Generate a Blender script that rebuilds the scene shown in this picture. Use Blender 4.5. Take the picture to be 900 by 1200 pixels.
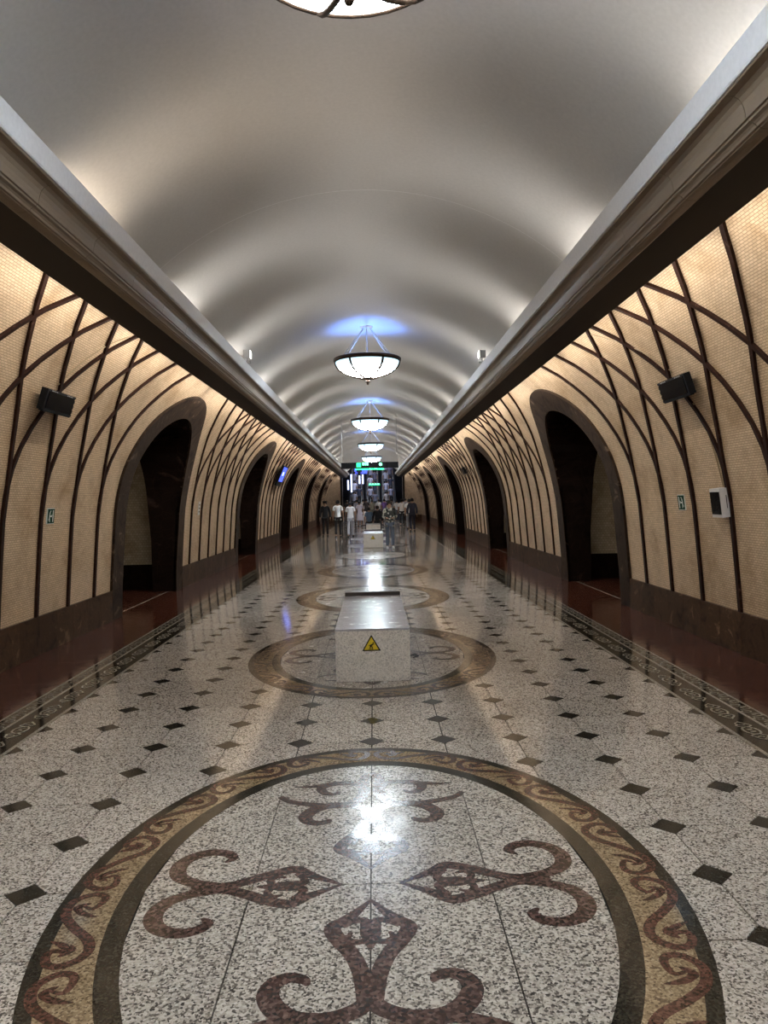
import bpy, bmesh, math, random
import numpy as np
from mathutils import Vector, Matrix
random.seed(7)
for o in list(bpy.data.objects): bpy.data.objects.remove(o)
SC = bpy.context.scene
COL = SC.collection
PI = math.pi
# ------------------------------------------------------------------ camera, world, exposure
H = 1.72                                   # eye height of the photographer (m)
CAMX = 0.03 * H
def make_camera():
    cd = bpy.data.cameras.new('camera'); cd.sensor_fit = 'HORIZONTAL'; cd.sensor_width = 36.0
    cd.lens = 36.0 * 905.0 / 900.0; cd.clip_start = 0.05; cd.clip_end = 300
    o = bpy.data.objects.new('camera', cd); COL.objects.link(o)
    d = Vector((-12.34, 14.44, -905.0)).normalized()      # hall axis seen from the camera
    r = math.radians(1.35)
    up = Vector((-math.sin(r), math.cos(r), 0)); up = (up - d * up.dot(d)).normalized()
    rt = d.cross(up)
    M = Matrix((rt, d, up)).to_4x4()
    M.translation = Vector((CAMX, 0, H))
    o.matrix_world = M
    SC.camera = o
make_camera()
W = bpy.data.worlds.new('world'); SC.world = W; W.use_nodes = True
W.node_tree.nodes['Background'].inputs[0].default_value = (0.75, 0.85, 1.0, 1)
W.node_tree.nodes['Background'].inputs[1].default_value = 0.02
SC.view_settings.view_transform = 'Standard'; SC.view_settings.look = 'None'
SC.view_settings.gamma = 1.0; SC.view_settings.use_curve_mapping = False
SC.view_settings.exposure = 1.05
COVE_POWER = 2.3        # each cove floodlight (W)
BOWL_STRENGTH = 48.0      # glowing glass of each chandelier, at its brightest
WASH_POWER = 8.0         # each wall washer behind the cornice (W)
BLUE_POWER = 24.0         # cool lamp inside each bowl, shining up

# ------------------------------------------------------------------ layout constants (metres)
P = 0.512                  # floor tile module
BAY = 20 * P               # arch to arch
Y0 = 3.43                  # centre of the nearest medallion, chandelier and arch axis
YA = [Y0 + BAY * k for k in range(-1, 6)]
YP = [Y0 + BAY * (k + 0.5) for k in range(-2, 6)]
YS, YE = -11.93, 62.0
XB = 5 * P                 # inner edge of border band
SP = 0.54 * H              # rib spacing
A_IN, B_IN, A_OUT, B_OUT, ZSPR = 0.955 * H, 0.78 * H, 1.225 * H, 0.985 * H, 1.10 * H

# ------------------------------------------------------------------ materials
MATS = {}
def newmat(name):
    m = bpy.data.materials.new(name); m.use_nodes = True
    nt = m.node_tree; b = nt.nodes['Principled BSDF']
    MATS[name] = m
    return m, nt, b
def N(nt, t, **kw):
    n = nt.nodes.new(t)
    for k, v in kw.items():
        if k in n.inputs: n.inputs[k].default_value = v
        else: setattr(n, k, v)
    return n
def ramp(nt, stops, interp='LINEAR'):
    n = nt.nodes.new('ShaderNodeValToRGB'); cr = n.color_ramp; cr.interpolation = interp
    while len(cr.elements) < len(stops): cr.elements.new(0.5)
    for e, (p, c) in zip(cr.elements, stops): e.position = p; e.color = (*c, 1)
    return n
def plain(name, col, rough=0.5, metal=0.0, spec=0.5, emit=None, es=0, coat=0):
    m, nt, b = newmat(name)
    b.inputs['Base Color'].default_value = (*col, 1); b.inputs['Roughness'].default_value = rough
    b.inputs['Metallic'].default_value = metal; b.inputs['Specular IOR Level'].default_value = spec
    b.inputs['Coat Weight'].default_value = coat
    # faint procedural unevenness so that no surface is dead flat
    tc = N(nt, 'ShaderNodeTexCoord'); nz = N(nt, 'ShaderNodeTexNoise', Scale=35.0, Detail=3.0)
    nt.links.new(tc.outputs['Object'], nz.inputs['Vector'])
    mx = N(nt, 'ShaderNodeMix', data_type='RGBA'); mx.blend_type = 'MULTIPLY'; mx.inputs[0].default_value = 0.25
    mx.inputs[6].default_value = (*col, 1)
    rp = ramp(nt, [(0.3, (0.7, 0.7, 0.7)), (0.7, (1, 1, 1))])
    nt.links.new(nz.outputs['Fac'], rp.inputs[0]); nt.links.new(rp.outputs[0], mx.inputs[7]); nt.links.new(mx.outputs[2], b.inputs['Base Color'])
    if emit:
        b.inputs['Emission Color'].default_value = (*emit, 1); b.inputs['Emission Strength'].default_value = es
    return m
def speckle(name, stops, scale, rough=0.07, tint=0.12, bump=0.0, wave=0.035, coat=0.0, spec=0.5):
    """polished granite / terrazzo: grains from Voronoi cells, tone differs from slab to slab"""
    m, nt, b = newmat(name); L = nt.links.new
    geo = N(nt, 'ShaderNodeNewGeometry')
    v = N(nt, 'ShaderNodeTexVoronoi', Scale=scale)
    nz = N(nt, 'ShaderNodeTexNoise', Scale=scale * 0.8, Detail=2.0)
    L(geo.outputs['Position'], v.inputs['Vector']); L(geo.outputs['Position'], nz.inputs['Vector'])
    sep = N(nt, 'ShaderNodeSeparateColor'); L(v.outputs['Color'], sep.inputs[0])
    ad = N(nt, 'ShaderNodeMath', operation='MULTIPLY_ADD'); ad.inputs[1].default_value = 0.72
    L(sep.outputs[0], ad.inputs[0])
    ad2 = N(nt, 'ShaderNodeMath', operation='MULTIPLY'); ad2.inputs[1].default_value = 0.28
    L(nz.outputs['Fac'], ad2.inputs[0]); L(ad2.outputs[0], ad.inputs[2])
    r = ramp(nt, stops); L(ad.outputs[0], r.inputs[0])
    oi = N(nt, 'ShaderNodeObjectInfo')
    big = N(nt, 'ShaderNodeTexNoise', Scale=1.3, Detail=3.0); L(geo.outputs['Position'], big.inputs['Vector'])
    sm = N(nt, 'ShaderNodeMath', operation='ADD'); L(oi.outputs['Random'], sm.inputs[0]); L(big.outputs['Fac'], sm.inputs[1])
    mr = N(nt, 'ShaderNodeMapRange'); mr.inputs[1].default_value = 0.3; mr.inputs[2].default_value = 1.7
    mr.inputs[3].default_value = 1 - tint; mr.inputs[4].default_value = 1 + tint; L(sm.outputs[0], mr.inputs[0])
    mu = N(nt, 'ShaderNodeVectorMath', operation='SCALE'); L(r.outputs[0], mu.inputs[0]); L(mr.outputs[0], mu.inputs['Scale'])
    L(mu.outputs[0], b.inputs['Base Color'])
    rg = N(nt, 'ShaderNodeTexNoise', Scale=6.0, Detail=4.0); L(geo.outputs['Position'], rg.inputs['Vector'])
    rr = N(nt, 'ShaderNodeMapRange'); rr.inputs[1].default_value = 0.3; rr.inputs[2].default_value = 0.7
    rr.inputs[3].default_value = rough * 0.75; rr.inputs[4].default_value = rough * 1.5; L(rg.outputs['Fac'], rr.inputs[0])
    L(rr.outputs[0], b.inputs['Roughness'])
    b.inputs['Specular IOR Level'].default_value = spec
    if wave:
        wn = N(nt, 'ShaderNodeTexNoise', Scale=9.0, Detail=2.0); L(geo.outputs['Position'], wn.inputs['Vector'])
        bp = N(nt, 'ShaderNodeBump', Strength=wave, Distance=0.02); L(wn.outputs['Fac'], bp.inputs['Height']); L(bp.outputs[0], b.inputs['Normal'])
    return m
def marble(name, dark, mid, light, scale=2.2, rough=0.3, spec=0.08):
    m, nt, b = newmat(name); L = nt.links.new
    geo = N(nt, 'ShaderNodeNewGeometry'); oi = N(nt, 'ShaderNodeObjectInfo')
    of = N(nt, 'ShaderNodeVectorMath', operation='MULTIPLY_ADD'); of.inputs[1].default_value = (1, 1, 1)
    cx = N(nt, 'ShaderNodeCombineXYZ'); sc = N(nt, 'ShaderNodeMath', operation='MULTIPLY'); sc.inputs[1].default_value = 17.0
    L(oi.outputs['Random'], sc.inputs[0]); L(sc.outputs[0], cx.inputs[2]); L(geo.outputs['Position'], of.inputs[0]); L(cx.outputs[0], of.inputs[2])
    n1 = N(nt, 'ShaderNodeTexNoise', Scale=scale, Detail=8.0, Roughness=0.65, Distortion=1.2); L(of.outputs[0], n1.inputs['Vector'])
    r = ramp(nt, [(0.3, dark), (0.48, mid), (0.6, mid), (0.72, light)]); L(n1.outputs['Fac'], r.inputs[0])
    v = N(nt, 'ShaderNodeTexVoronoi', Scale=scale * 3.2, feature='DISTANCE_TO_EDGE'); L(of.outputs[0], v.inputs['Vector'])
    vr = ramp(nt, [(0.0, (1.7, 1.6, 1.5)), (0.035, (1, 1, 1))]); L(v.outputs[0], vr.inputs[0])
    mx = N(nt, 'ShaderNodeMix', data_type='RGBA'); mx.blend_type = 'MULTIPLY'; mx.inputs[0].default_value = 0.8
    L(r.outputs[0], mx.inputs[6]); L(vr.outputs[0], mx.inputs[7])
    mr = N(nt, 'ShaderNodeMapRange'); mr.inputs[3].default_value = 0.8; mr.inputs[4].default_value = 1.2; L(oi.outputs['Random'], mr.inputs[0])
    mu = N(nt, 'ShaderNodeVectorMath', operation='SCALE'); L(mx.outputs[2], mu.inputs[0]); L(mr.outputs[0], mu.inputs['Scale'])
    L(mu.outputs[0], b.inputs['Base Color']); b.inputs['Roughness'].default_value = rough; b.inputs['Specular IOR Level'].default_value = spec
    return m
def mosaic(name, c1, c2, mortar, bw=0.062, rh=0.025):
    m, nt, b = newmat(name); L = nt.links.new
    uv = N(nt, 'ShaderNodeUVMap'); geo = N(nt, 'ShaderNodeNewGeometry')
    br = N(nt, 'ShaderNodeTexBrick', Scale=1.0); br.inputs['Mortar Size'].default_value = 0.0028
    br.inputs['Brick Width'].default_value = bw; br.inputs['Row Height'].default_value = rh; br.inputs['Mortar Smooth'].default_value = 0.3
    br.inputs['Color1'].default_value = (*c1, 1); br.inputs['Color2'].default_value = (*c2, 1); br.inputs['Mortar'].default_value = (*mortar, 1)
    L(uv.outputs[0], br.inputs['Vector'])
    nz = N(nt, 'ShaderNodeTexNoise', Scale=1.9, Detail=9.0, Roughness=0.68); L(geo.outputs['Position'], nz.inputs['Vector'])
    r = ramp(nt, [(0.3, (0.66, 0.58, 0.46)), (0.52, (1, 1, 1)), (0.75, (1.10, 1.05, 0.97))]); L(nz.outputs['Fac'], r.inputs[0])
    mx = N(nt, 'ShaderNodeMix', data_type='RGBA'); mx.blend_type = 'MULTIPLY'; mx.inputs[0].default_value = 1.0
    L(br.outputs['Color'], mx.inputs[6]); L(r.outputs[0], mx.inputs[7]); L(mx.outputs[2], b.inputs['Base Color'])
    b.inputs['Roughness'].default_value = 0.42
    bp = N(nt, 'ShaderNodeBump', Strength=0.5, Distance=0.004); bp.invert = True
    L(br.outputs['Fac'], bp.inputs['Height']); L(bp.outputs[0], b.inputs['Normal'])
    return m
M_TILE = speckle('granite_light', [(0.10, (0.05, 0.043, 0.038)), (0.28, (0.17, 0.145, 0.12)), (0.42, (0.44, 0.385, 0.325)), (0.75, (0.62, 0.555, 0.485)), (0.95, (0.72, 0.67, 0.60))], 125)
M_SLAB = speckle('granite_medallion', [(0.12, (0.045, 0.04, 0.037)), (0.30, (0.15, 0.13, 0.11)), (0.46, (0.38, 0.335, 0.285)), (0.75, (0.54, 0.485, 0.42)), (0.95, (0.64, 0.59, 0.53))], 110, tint=0.08, rough=0.19, spec=0.3)
M_DARK = speckle('granite_dark', [(0.2, (0.012, 0.011, 0.009)), (0.6, (0.03, 0.027, 0.02)), (0.9, (0.05, 0.045, 0.034))], 130, rough=0.1, tint=.05, spec=.3)
M_TAN = speckle('granite_tan', [(0.1, (0.07, 0.045, 0.025)), (0.4, (0.22, 0.155, 0.09)), (0.7, (0.32, 0.235, 0.14)), (0.95, (0.42, 0.33, 0.22))], 120)
M_BROWN = speckle('granite_brown', [(0.1, (0.018, 0.012, 0.011)), (0.5, (0.065, 0.036, 0.03)), (0.8, (0.13, 0.08, 0.068)), (0.98, (0.22, 0.15, 0.13))], 75, rough=0.15)
M_SCROLL = speckle('granite_oxblood', [(0.1, (0.02, 0.010, 0.008)), (0.5, (0.075, 0.028, 0.02)), (0.9, (0.15, 0.07, 0.05))], 110, rough=0.15)
M_RED = speckle('granite_red', [(0.1, (0.030, 0.009, 0.005)), (0.5, (0.078, 0.024, 0.014)), (0.9, (0.115, 0.04, 0.024))], 160, rough=0.10, tint=0.15)
M_OLIVE = speckle('granite_olive', [(0.2, (0.016, 0.013, 0.009)), (0.6, (0.038, 0.031, 0.021)), (0.95, (0.065, 0.053, 0.036))], 140, spec=.22, wave=0)
M_GREYINLAY = speckle('inlay_grey', [(0.2, (0.20, 0.175, 0.13)), (0.6, (0.34, 0.30, 0.23)), (0.9, (0.44, 0.395, 0.31))], 140, wave=0)
M_LINE = speckle('inlay_line', [(0.2, (0.2, 0.17, 0.13)), (0.6, (0.34, 0.30, 0.24)), (0.9, (0.42, 0.38, 0.32))], 140)
M_GROUT = plain('grout', (0.016, 0.014, 0.012), 0.8, spec=.1)
M_TERR = speckle('terrazzo_bench', [(0.06, (0.25, 0.21, 0.18)), (0.2, (0.56, 0.50, 0.43)), (0.6, (0.76, 0.69, 0.60)), (0.95, (0.82, 0.76, 0.68))], 110, rough=0.3, wave=0)
M_BTOP = speckle('bench_polished_top', [(0.1, (0.42, 0.39, 0.39)), (0.6, (0.52, 0.49, 0.50)), (0.95, (0.58, 0.55, 0.56))], 110, rough=0.2, wave=0.02, spec=0.25)
M_PLINTH = marble('marble_plinth', (0.010, 0.005, 0.003), (0.060, 0.033, 0.018), (0.22, 0.14, 0.08), 3.2, 0.5)
M_ARCH = marble('marble_arch', (0.006, 0.003, 0.002), (0.040, 0.025, 0.016), (0.20, 0.14, 0.095), 2.6, 0.62)
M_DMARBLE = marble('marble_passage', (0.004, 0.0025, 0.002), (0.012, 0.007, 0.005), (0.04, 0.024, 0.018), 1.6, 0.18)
M_RIB = marble('marble_rib', (0.008, 0.003, 0.002), (0.026, 0.011, 0.007), (0.10, 0.055, 0.04), 9.0, 0.5)
M_MOS = mosaic('mosaic_cream', (0.69, 0.515, 0.33), (0.57, 0.415, 0.255), (0.26, 0.165, 0.09))
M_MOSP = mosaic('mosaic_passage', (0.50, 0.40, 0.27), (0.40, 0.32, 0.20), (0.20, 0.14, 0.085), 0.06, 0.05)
M_CEIL = plain('ceiling_plaster', (0.655, 0.635, 0.615), 0.6)
M_FASCIA = plain('fascia_plaster', (0.86, 0.85, 0.85), 0.55)
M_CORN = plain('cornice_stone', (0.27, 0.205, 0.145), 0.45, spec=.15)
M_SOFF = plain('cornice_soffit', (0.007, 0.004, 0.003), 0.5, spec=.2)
M_BLACK = plain('black_plastic', (0.006, 0.006, 0.007), 0.5, spec=.15)
M_BLACKGL = plain('black_glass', (0.004, 0.004, 0.005), 0.2, spec=.2)
M_WHITE = plain('white_plastic', (0.68, 0.66, 0.64), 0.45)
M_STEEL = plain('steel', (0.45, 0.45, 0.46), 0.3, 1.0)
M_BRONZE = plain('bronze', (0.055, 0.032, 0.02), 0.35, 0.7)
M_BRASS = plain('pale_rod', (0.62, 0.55, 0.44), 0.35, 0.3)
def glow_bowl():
    m, nt, b = newmat('bowl_glow'); L = nt.links.new
    tc = N(nt, 'ShaderNodeTexCoord'); sp = N(nt, 'ShaderNodeSeparateXYZ'); L(tc.outputs['Object'], sp.inputs[0])
    mr = N(nt, 'ShaderNodeMapRange'); mr.inputs[1].default_value = 0.0; mr.inputs[2].default_value = -.175 * H; mr.inputs[3].default_value = 0; mr.inputs[4].default_value = 1; L(sp.outputs['Z'], mr.inputs[0])
    c = ramp(nt, [(0, (.42, .74, .92)), (.5, (.80, .94, 1.0)), (1, (.90, .95, 1))]); L(mr.outputs[0], c.inputs[0])
    st = ramp(nt, [(0, (.014,) * 3), (.30, (.018,) * 3), (.44, (.05,) * 3), (.6, (.6,) * 3), (1, (.66,) * 3)]); L(mr.outputs[0], st.inputs[0])
    mu = N(nt, 'ShaderNodeMath', operation='MULTIPLY'); mu.inputs[1].default_value = BOWL_STRENGTH; L(st.outputs[0], mu.inputs[0])
    L(c.outputs[0], b.inputs['Emission Color']); L(mu.outputs[0], b.inputs['Emission Strength'])
    b.inputs['Base Color'].default_value = (.8, .9, .95, 1); b.inputs['Roughness'].default_value = .2
    return m
M_GLOW = glow_bowl()
M_LINING = plain('bowl_lining', (.5, .6, .8), .5, emit=(.25, .45, 1.0), es=.8)
M_LAMPF = plain('flood_lens', (0.9, 0.9, 0.85), 0.3, emit=(1.0, 0.95, 0.85), es=6)
M_GREEN = plain('sign_green', (0.003, 0.045, 0.022), 0.6, spec=.1)
M_GREENLIT = plain('sign_green_lit', (0.02, 0.4, 0.15), 0.4, emit=(0.02, 1.0, 0.28), es=1.3)
M_GREENTXT = plain('sign_text_lit', (0.3, 0.8, 0.5), 0.4, emit=(0.16, 1.0, 0.5), es=1.6)
M_SIGNW = plain('sign_white', (0.75, 0.78, 0.72), 0.5)
M_YELLOW = plain('warning_yellow', (0.78, 0.55, 0.02), 0.45)
M_SCREEN = plain('screen_blue', (0.02, 0.03, 0.2), 0.2, emit=(0.06, 0.10, 0.75), es=1.0)
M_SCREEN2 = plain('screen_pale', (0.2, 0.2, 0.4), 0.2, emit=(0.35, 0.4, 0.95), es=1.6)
M_TUBE = plain('lamp_tube', (0.8, 0.85, 1), 0.3, emit=(0.50, 0.6, 1.0), es=1.6)
M_ENDST = marble('end_stone', (0.16, 0.12, 0.085), (0.24, 0.185, 0.135), (0.30, 0.24, 0.18), 0.8, 0.35)
M_RAIL = plain('rail_brown', (.06, .045, .04), .5)
M_TUNNEL = plain('tunnel_lining', (0.035, 0.035, 0.045), 0.6)

# ------------------------------------------------------------------ object helpers
def tag(o, label=None, cat=None, group=None, kind=None):
    if label: o['label'] = label
    if cat: o['category'] = cat
    if group: o['group'] = group
    if kind: o['kind'] = kind
    return o
def mk_mesh(name, verts, faces, mat=None, smooth=False, uvs=None):
    me = bpy.data.meshes.new(name); me.from_pydata([tuple(map(float, v)) for v in verts], [], faces)
    if mat: me.materials.append(mat)
    if smooth:
        me.polygons.foreach_set('use_smooth', [True] * len(me.polygons))
    if uvs is not None:
        lay = me.uv_layers.new(name='UVMap')
        for lp in me.loops: lay.data[lp.index].uv = uvs[lp.vertex_index]
    me.update(); return me
def link(name, data, parent=None, loc=None, rot=None):
    o = bpy.data.objects.new(name, data); COL.objects.link(o)
    if parent: o.parent = parent
    if loc is not None: o.location = loc
    if rot is not None: o.rotation_euler = rot
    return o
def obj(name, verts, faces, mat, parent=None, smooth=False, uvs=None, loc=None, rot=None):
    return link(name, mk_mesh(name, verts, faces, mat, smooth, uvs), parent, loc, rot)
def empty(name, loc=(0, 0, 0), rot=(0, 0, 0)):
    o = bpy.data.objects.new(name, None); COL.objects.link(o); o.location = loc; o.rotation_euler = rot
    o.empty_display_size = 0.1; return o
class MB:
    """collects simple shapes for ONE part"""
    def __init__(s): s.v = []; s.f = []
    def add(s, v, f):
        n = len(s.v); s.v += [tuple(p) for p in v]; s.f += [tuple(i + n for i in q) for q in f]; return s
    def box(s, x0, x1, y0, y1, z0, z1):
        return s.add([(x0, y0, z0), (x1, y0, z0), (x1, y1, z0), (x0, y1, z0), (x0, y0, z1), (x1, y0, z1), (x1, y1, z1), (x0, y1, z1)],
                     [(0, 3, 2, 1), (4, 5, 6, 7), (0, 1, 5, 4), (1, 2, 6, 5), (2, 3, 7, 6), (3, 0, 4, 7)])
    def prism(s, pts, z0, z1):
        n = len(pts)
        return s.add([(x, y, z0) for x, y in pts] + [(x, y, z1) for x, y in pts],
                     [tuple(range(n - 1, -1, -1)), tuple(range(n, 2 * n))] + [(i, (i + 1) % n, n + (i + 1) % n, n + i) for i in range(n)])
    def lathe(s, prof, n=24, c=(0, 0, 0)):
        v = []; f = []
        for r, z in prof:
            for i in range(n):
                a = 2 * PI * i / n; v.append((c[0] + r * math.cos(a), c[1] + r * math.sin(a), c[2] + z))
        for j in range(len(prof) - 1):
            for i in range(n):
                f.append((j * n + i, j * n + (i + 1) % n, (j + 1) * n + (i + 1) % n, (j + 1) * n + i))
        return s.add(v, f)
    def tube(s, path, r, n=6, cap=True):
        path = [Vector(p) for p in path]; v = []; f = []
        rs = r if isinstance(r, (list, tuple)) else [r] * len(path)
        pu = None
        for k, p in enumerate(path):
            t = (path[min(k + 1, len(path) - 1)] - path[max(k - 1, 0)]).normalized()
            u = t.cross(Vector((0, 0, 1)))
            if u.length < 0.05: u = t.cross(Vector((0, 1, 0)))
            u.normalize(); w = t.cross(u)
            for i in range(n):
                a = 2 * PI * i / n; q = p + (u * math.cos(a) + w * math.sin(a)) * rs[k]; v.append(tuple(q))
        for k in range(len(path) - 1):
            for i in range(n): f.append((k * n + i, k * n + (i + 1) % n, (k + 1) * n + (i + 1) % n, (k + 1) * n + i))
        if cap: f.append(tuple(range(n - 1, -1, -1))); f.append(tuple((len(path) - 1) * n + i for i in range(n)))
        return s.add(v, f)
    def mesh(s, name, mat, smooth=False): return mk_mesh(name, s.v, s.f, mat, smooth)
    def build(s, name, mat, parent=None, smooth=False, loc=None, rot=None): return link(name, s.mesh(name, mat, smooth), parent, loc, rot)
def catmull(pts, n=5):
    pts = [np.array(p, float) for p in pts]; out = []
    for i in range(len(pts) - 1):
        p0 = pts[max(i - 1, 0)]; p1 = pts[i]; p2 = pts[i + 1]; p3 = pts[min(i + 2, len(pts) - 1)]
        for k in range(n):
            t = k / n
            out.append(0.5 * ((2 * p1) + (-p0 + p2) * t + (2 * p0 - 5 * p1 + 4 * p2 - p3) * t * t + (-p0 + 3 * p1 - 3 * p2 + p3) * t ** 3))
    out.append(pts[-1]); return np.array(out)
def ribbon(mb, pts, w, z0, z1, n=5):
    """flat inlaid ribbon of varying width along a smooth plan curve"""
    c = catmull(pts, n); m = len(c)
    ws = np.interp(np.linspace(0, 1, m), np.linspace(0, 1, len(w)), w) if isinstance(w, (list, tuple)) else np.full(m, w)
    t = np.gradient(c, axis=0); t /= (np.linalg.norm(t, axis=1)[:, None] + 1e-9); nn = np.stack([-t[:, 1], t[:, 0]], 1)
    a = c + nn * ws[:, None] / 2; b = c - nn * ws[:, None] / 2
    v = [(x, y, z1) for x, y in a] + [(x, y, z1) for x, y in b]
    f = [(m + i, m + i + 1, i + 1, i) for i in range(m - 1)]
    mb.add(v, f)

# ------------------------------------------------------------------ wall profile
PROF = catmull([(2.285, 0), (2.275, .26), (2.25, .6), (2.225, .9), (2.195, 1.1), (2.115, 1.4), (1.955, 1.76), (1.752, 2.04), (1.60, 2.19), (1.47, 2.315), (1.40, 2.40)], 8) * H
_SL = np.concatenate([[0], np.cumsum(np.linalg.norm(np.diff(PROF, axis=0), axis=1))])
def WX(z): return float(np.interp(z, PROF[:, 1], PROF[:, 0]))
def S_of_z(z): return float(np.interp(z, PROF[:, 1], _SL))
def WS(s): return float(np.interp(s, _SL, PROF[:, 0])), float(np.interp(s, _SL, PROF[:, 1]))
S_TOP = _SL[-1]; S_FORK = S_of_z(1.11 * H)
def wnorm(z):      # inward normal on the right-hand (+x) wall
    e = 0.03; dx = WX(z + e) - WX(z - e); dz = 2 * e; l = math.hypot(dx, dz)
    return (-dz / l, dx / l)
def arch_z(d, a, b): return ZSPR + b * math.sqrt(max(0.0, 1 - (d / a) ** 2)) if abs(d) < a else 0.0

# ------------------------------------------------------------------ floor
floor = obj('floor', *(lambda m: (m.v, m.f))(MB().box(-6.7, 6.7, YS, 66.0, -0.30, -0.012)), M_GROUT)
tag(floor, 'polished speckled granite floor with dark diamond accents and scroll medallions', 'floor', kind='structure')
MED_Y = [Y0 + 10 * P * k for k in range(-1, 12)]
MA, MBB = 1.345, 1.89
def in_med(x, y, k=1.0):
    for c in MED_Y:
        if (x / (MA * k)) ** 2 + ((y - c) / (MBB * k)) ** 2 < 1: return True
    return False
CUT = 0.094; G = 0.004
def octa(s=P / 2 - G, c=CUT):
    q = s - c + G
    return [(-q, -s), (q, -s), (s, -q), (s, q), (q, s), (-q, s), (-s, q), (-s, -q)]
def beveled(mb, pts, z0, z1, bv=0.0015): mb.prism(pts, z0, z1)
m_oct = MB().prism(octa(), -0.02, 0.0).mesh('tile', M_TILE)
dq = CUT - 0.0025
m_dia = MB().prism([(-dq, 0), (0, -dq), (dq, 0), (0, dq)], -0.02, 0.0).mesh('accent_tile', M_DARK)
m_tri = {s: MB().prism([(0, -dq), (0, dq), (-s * dq, 0)][::(1 if s > 0 else -1)] if True else [], -0.02, 0.0).mesh('accent_tile', M_DARK) for s in (1, -1)}
octs, dias = [], []
j0 = int((-1 - Y0) / P) - 1; j1 = int((YE - Y0) / P)
for j in range(j0, j1):
    for i in range(-5, 5):
        x, y = (i + .5) * P, Y0 + (j + .5) * P
        cs = [(x + a, y + b) for a in (-P / 2 + .03, P / 2 - .03) for b in (-P / 2 + .03, P / 2 - .03)]
        if all(in_med(*c, .985) for c in cs): continue
        octs.append((x, y))
    for i in range(-5, 6):
        x, y = i * P, Y0 + j * P
        if in_med(x, y, 0.96): continue
        dias.append((x, y, i))
def rank(y): return y if y > 2.1 else 100 - y
octs.sort(key=lambda t: rank(t[1])); dias.sort(key=lambda t: rank(t[1]))
for x, y in octs[:300]: link('tile', m_oct, floor, (x, y, 0))
rest = MB()
for x, y in octs[300:]: rest.prism([(x + a, y + b) for a, b in octa()], -0.02, 0.0)
tag(rest.build('far_tiles', M_TILE, floor), kind='stuff')
for x, y, i in dias[:300]: link('accent_tile', m_dia if abs(i) < 5 else m_tri[1 if i > 0 else -1], floor, (x, y, 0))
rest = MB()
for x, y, i in dias[300:]:
    if abs(i) < 5: rest.prism([(x - dq, y), (x, y - dq), (x + dq, y), (x, y + dq)], -0.02, 0.0)
tag(rest.build('far_accent_tiles', M_DARK, floor), kind='stuff')

# medallions -------------------------------------------------------
ZM = 0.0015                                # inlays lie a hair proud
def ell(a, b, n=72, t0=0, t1=2 * PI): return [(a * math.cos(t0 + (t1 - t0) * i / n), b * math.sin(t0 + (t1 - t0) * i / n)) for i in range(n + 1)]
def ring_mesh(name, ao, bo, ai, bi, mat, z):
    n = 72; o_, i_ = ell(ao, bo, n)[:n], ell(ai, bi, n)[:n]
    v = [(x, y, z) for x, y in o_] + [(x, y, z) for x, y in i_]
    return mk_mesh(name, v, [(i, (i + 1) % n, n + (i + 1) % n, n + i) for i in range(n)], mat)
A2, B2, A3, B3, A4, B4 = 1.285, 1.83, 1.095, 1.62, 1.005, 1.535
m_ringo = ring_mesh('outer_ring', MA, MBB, A2, B2, M_DARK, ZM + .0006)
m_ringi = ring_mesh('inner_ring', A3, B3, A4, B4, M_DARK, ZM + .0006)
m_ringt = ring_mesh('tan_ring', A2, B2, A3, B3, M_TAN, ZM)
def slab_pts(x0, x1, sy):
    g = .003; a, b = A4, B4
    xs = np.linspace(x0 + (g if abs(x0) < a - .01 else 0), x1 - (g if abs(x1) < a - .01 else 0), 14)
    top = [(x, sy * b * math.sqrt(max(0, 1 - (x / a) ** 2))) for x in xs]
    base = [(xs[-1], sy * g), (xs[0], sy * g)]
    pts = top + base
    pts = [p for k, p in enumerate(pts) if k == 0 or math.hypot(p[0] - pts[k - 1][0], p[1] - pts[k - 1][1]) > 1e-4]
    return pts if sy < 0 else pts[::-1]
XJ = 0.53
slabs = [MB().prism(slab_pts(x0, x1, sy), -0.018, ZM).mesh('slab', M_SLAB)
         for sy in (1, -1) for x0, x1 in ((-A4, -XJ), (-XJ, 0), (0, XJ), (XJ, A4))]
# scroll of the ring, in ring coordinates
A5, B5 = 1.20, 1.735
UNIT = [(.21, .032), (.25, -.008), (.16, -.036), (.075, -.03), (.04, .021), (.105, .082), (.205, .100), (.34, .085), (.5, .025),
        (.66, -.045), (.80, -.066), (.90, -.040), (.95, .020), (.92, .070), (.83, .088), (.765, .075), (.785, .035), (.83, .028)]
LEAF = [[(.20, .045), (.27, .045), (.34, -.005), (.37, -.045)], [(.17, .01), (.22, .062), (.30, .045)],
        [(.80, .020), (.74, .025), (.68, .060), (.64, .095)], [(.84, .045), (.78, .0), (.71, .01)]]
tt = np.linspace(0, PI / 2, 400); _arc = np.concatenate([[0], np.cumsum(np.hypot(np.diff(A5 * np.cos(tt)), np.diff(B5 * np.sin(tt))))])
def ring_pt(k, tau, off, qx, qy):
    s = (k + tau) / 4.0 * _arc[-1]; t = float(np.interp(s, _arc, tt))
    n = np.array([math.cos(t) / A5, math.sin(t) / B5]); n /= np.linalg.norm(n)
    p = np.array([A5 * math.cos(t), B5 * math.sin(t)]) + n * off
    return (p[0] * qx, p[1] * qy)
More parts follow.
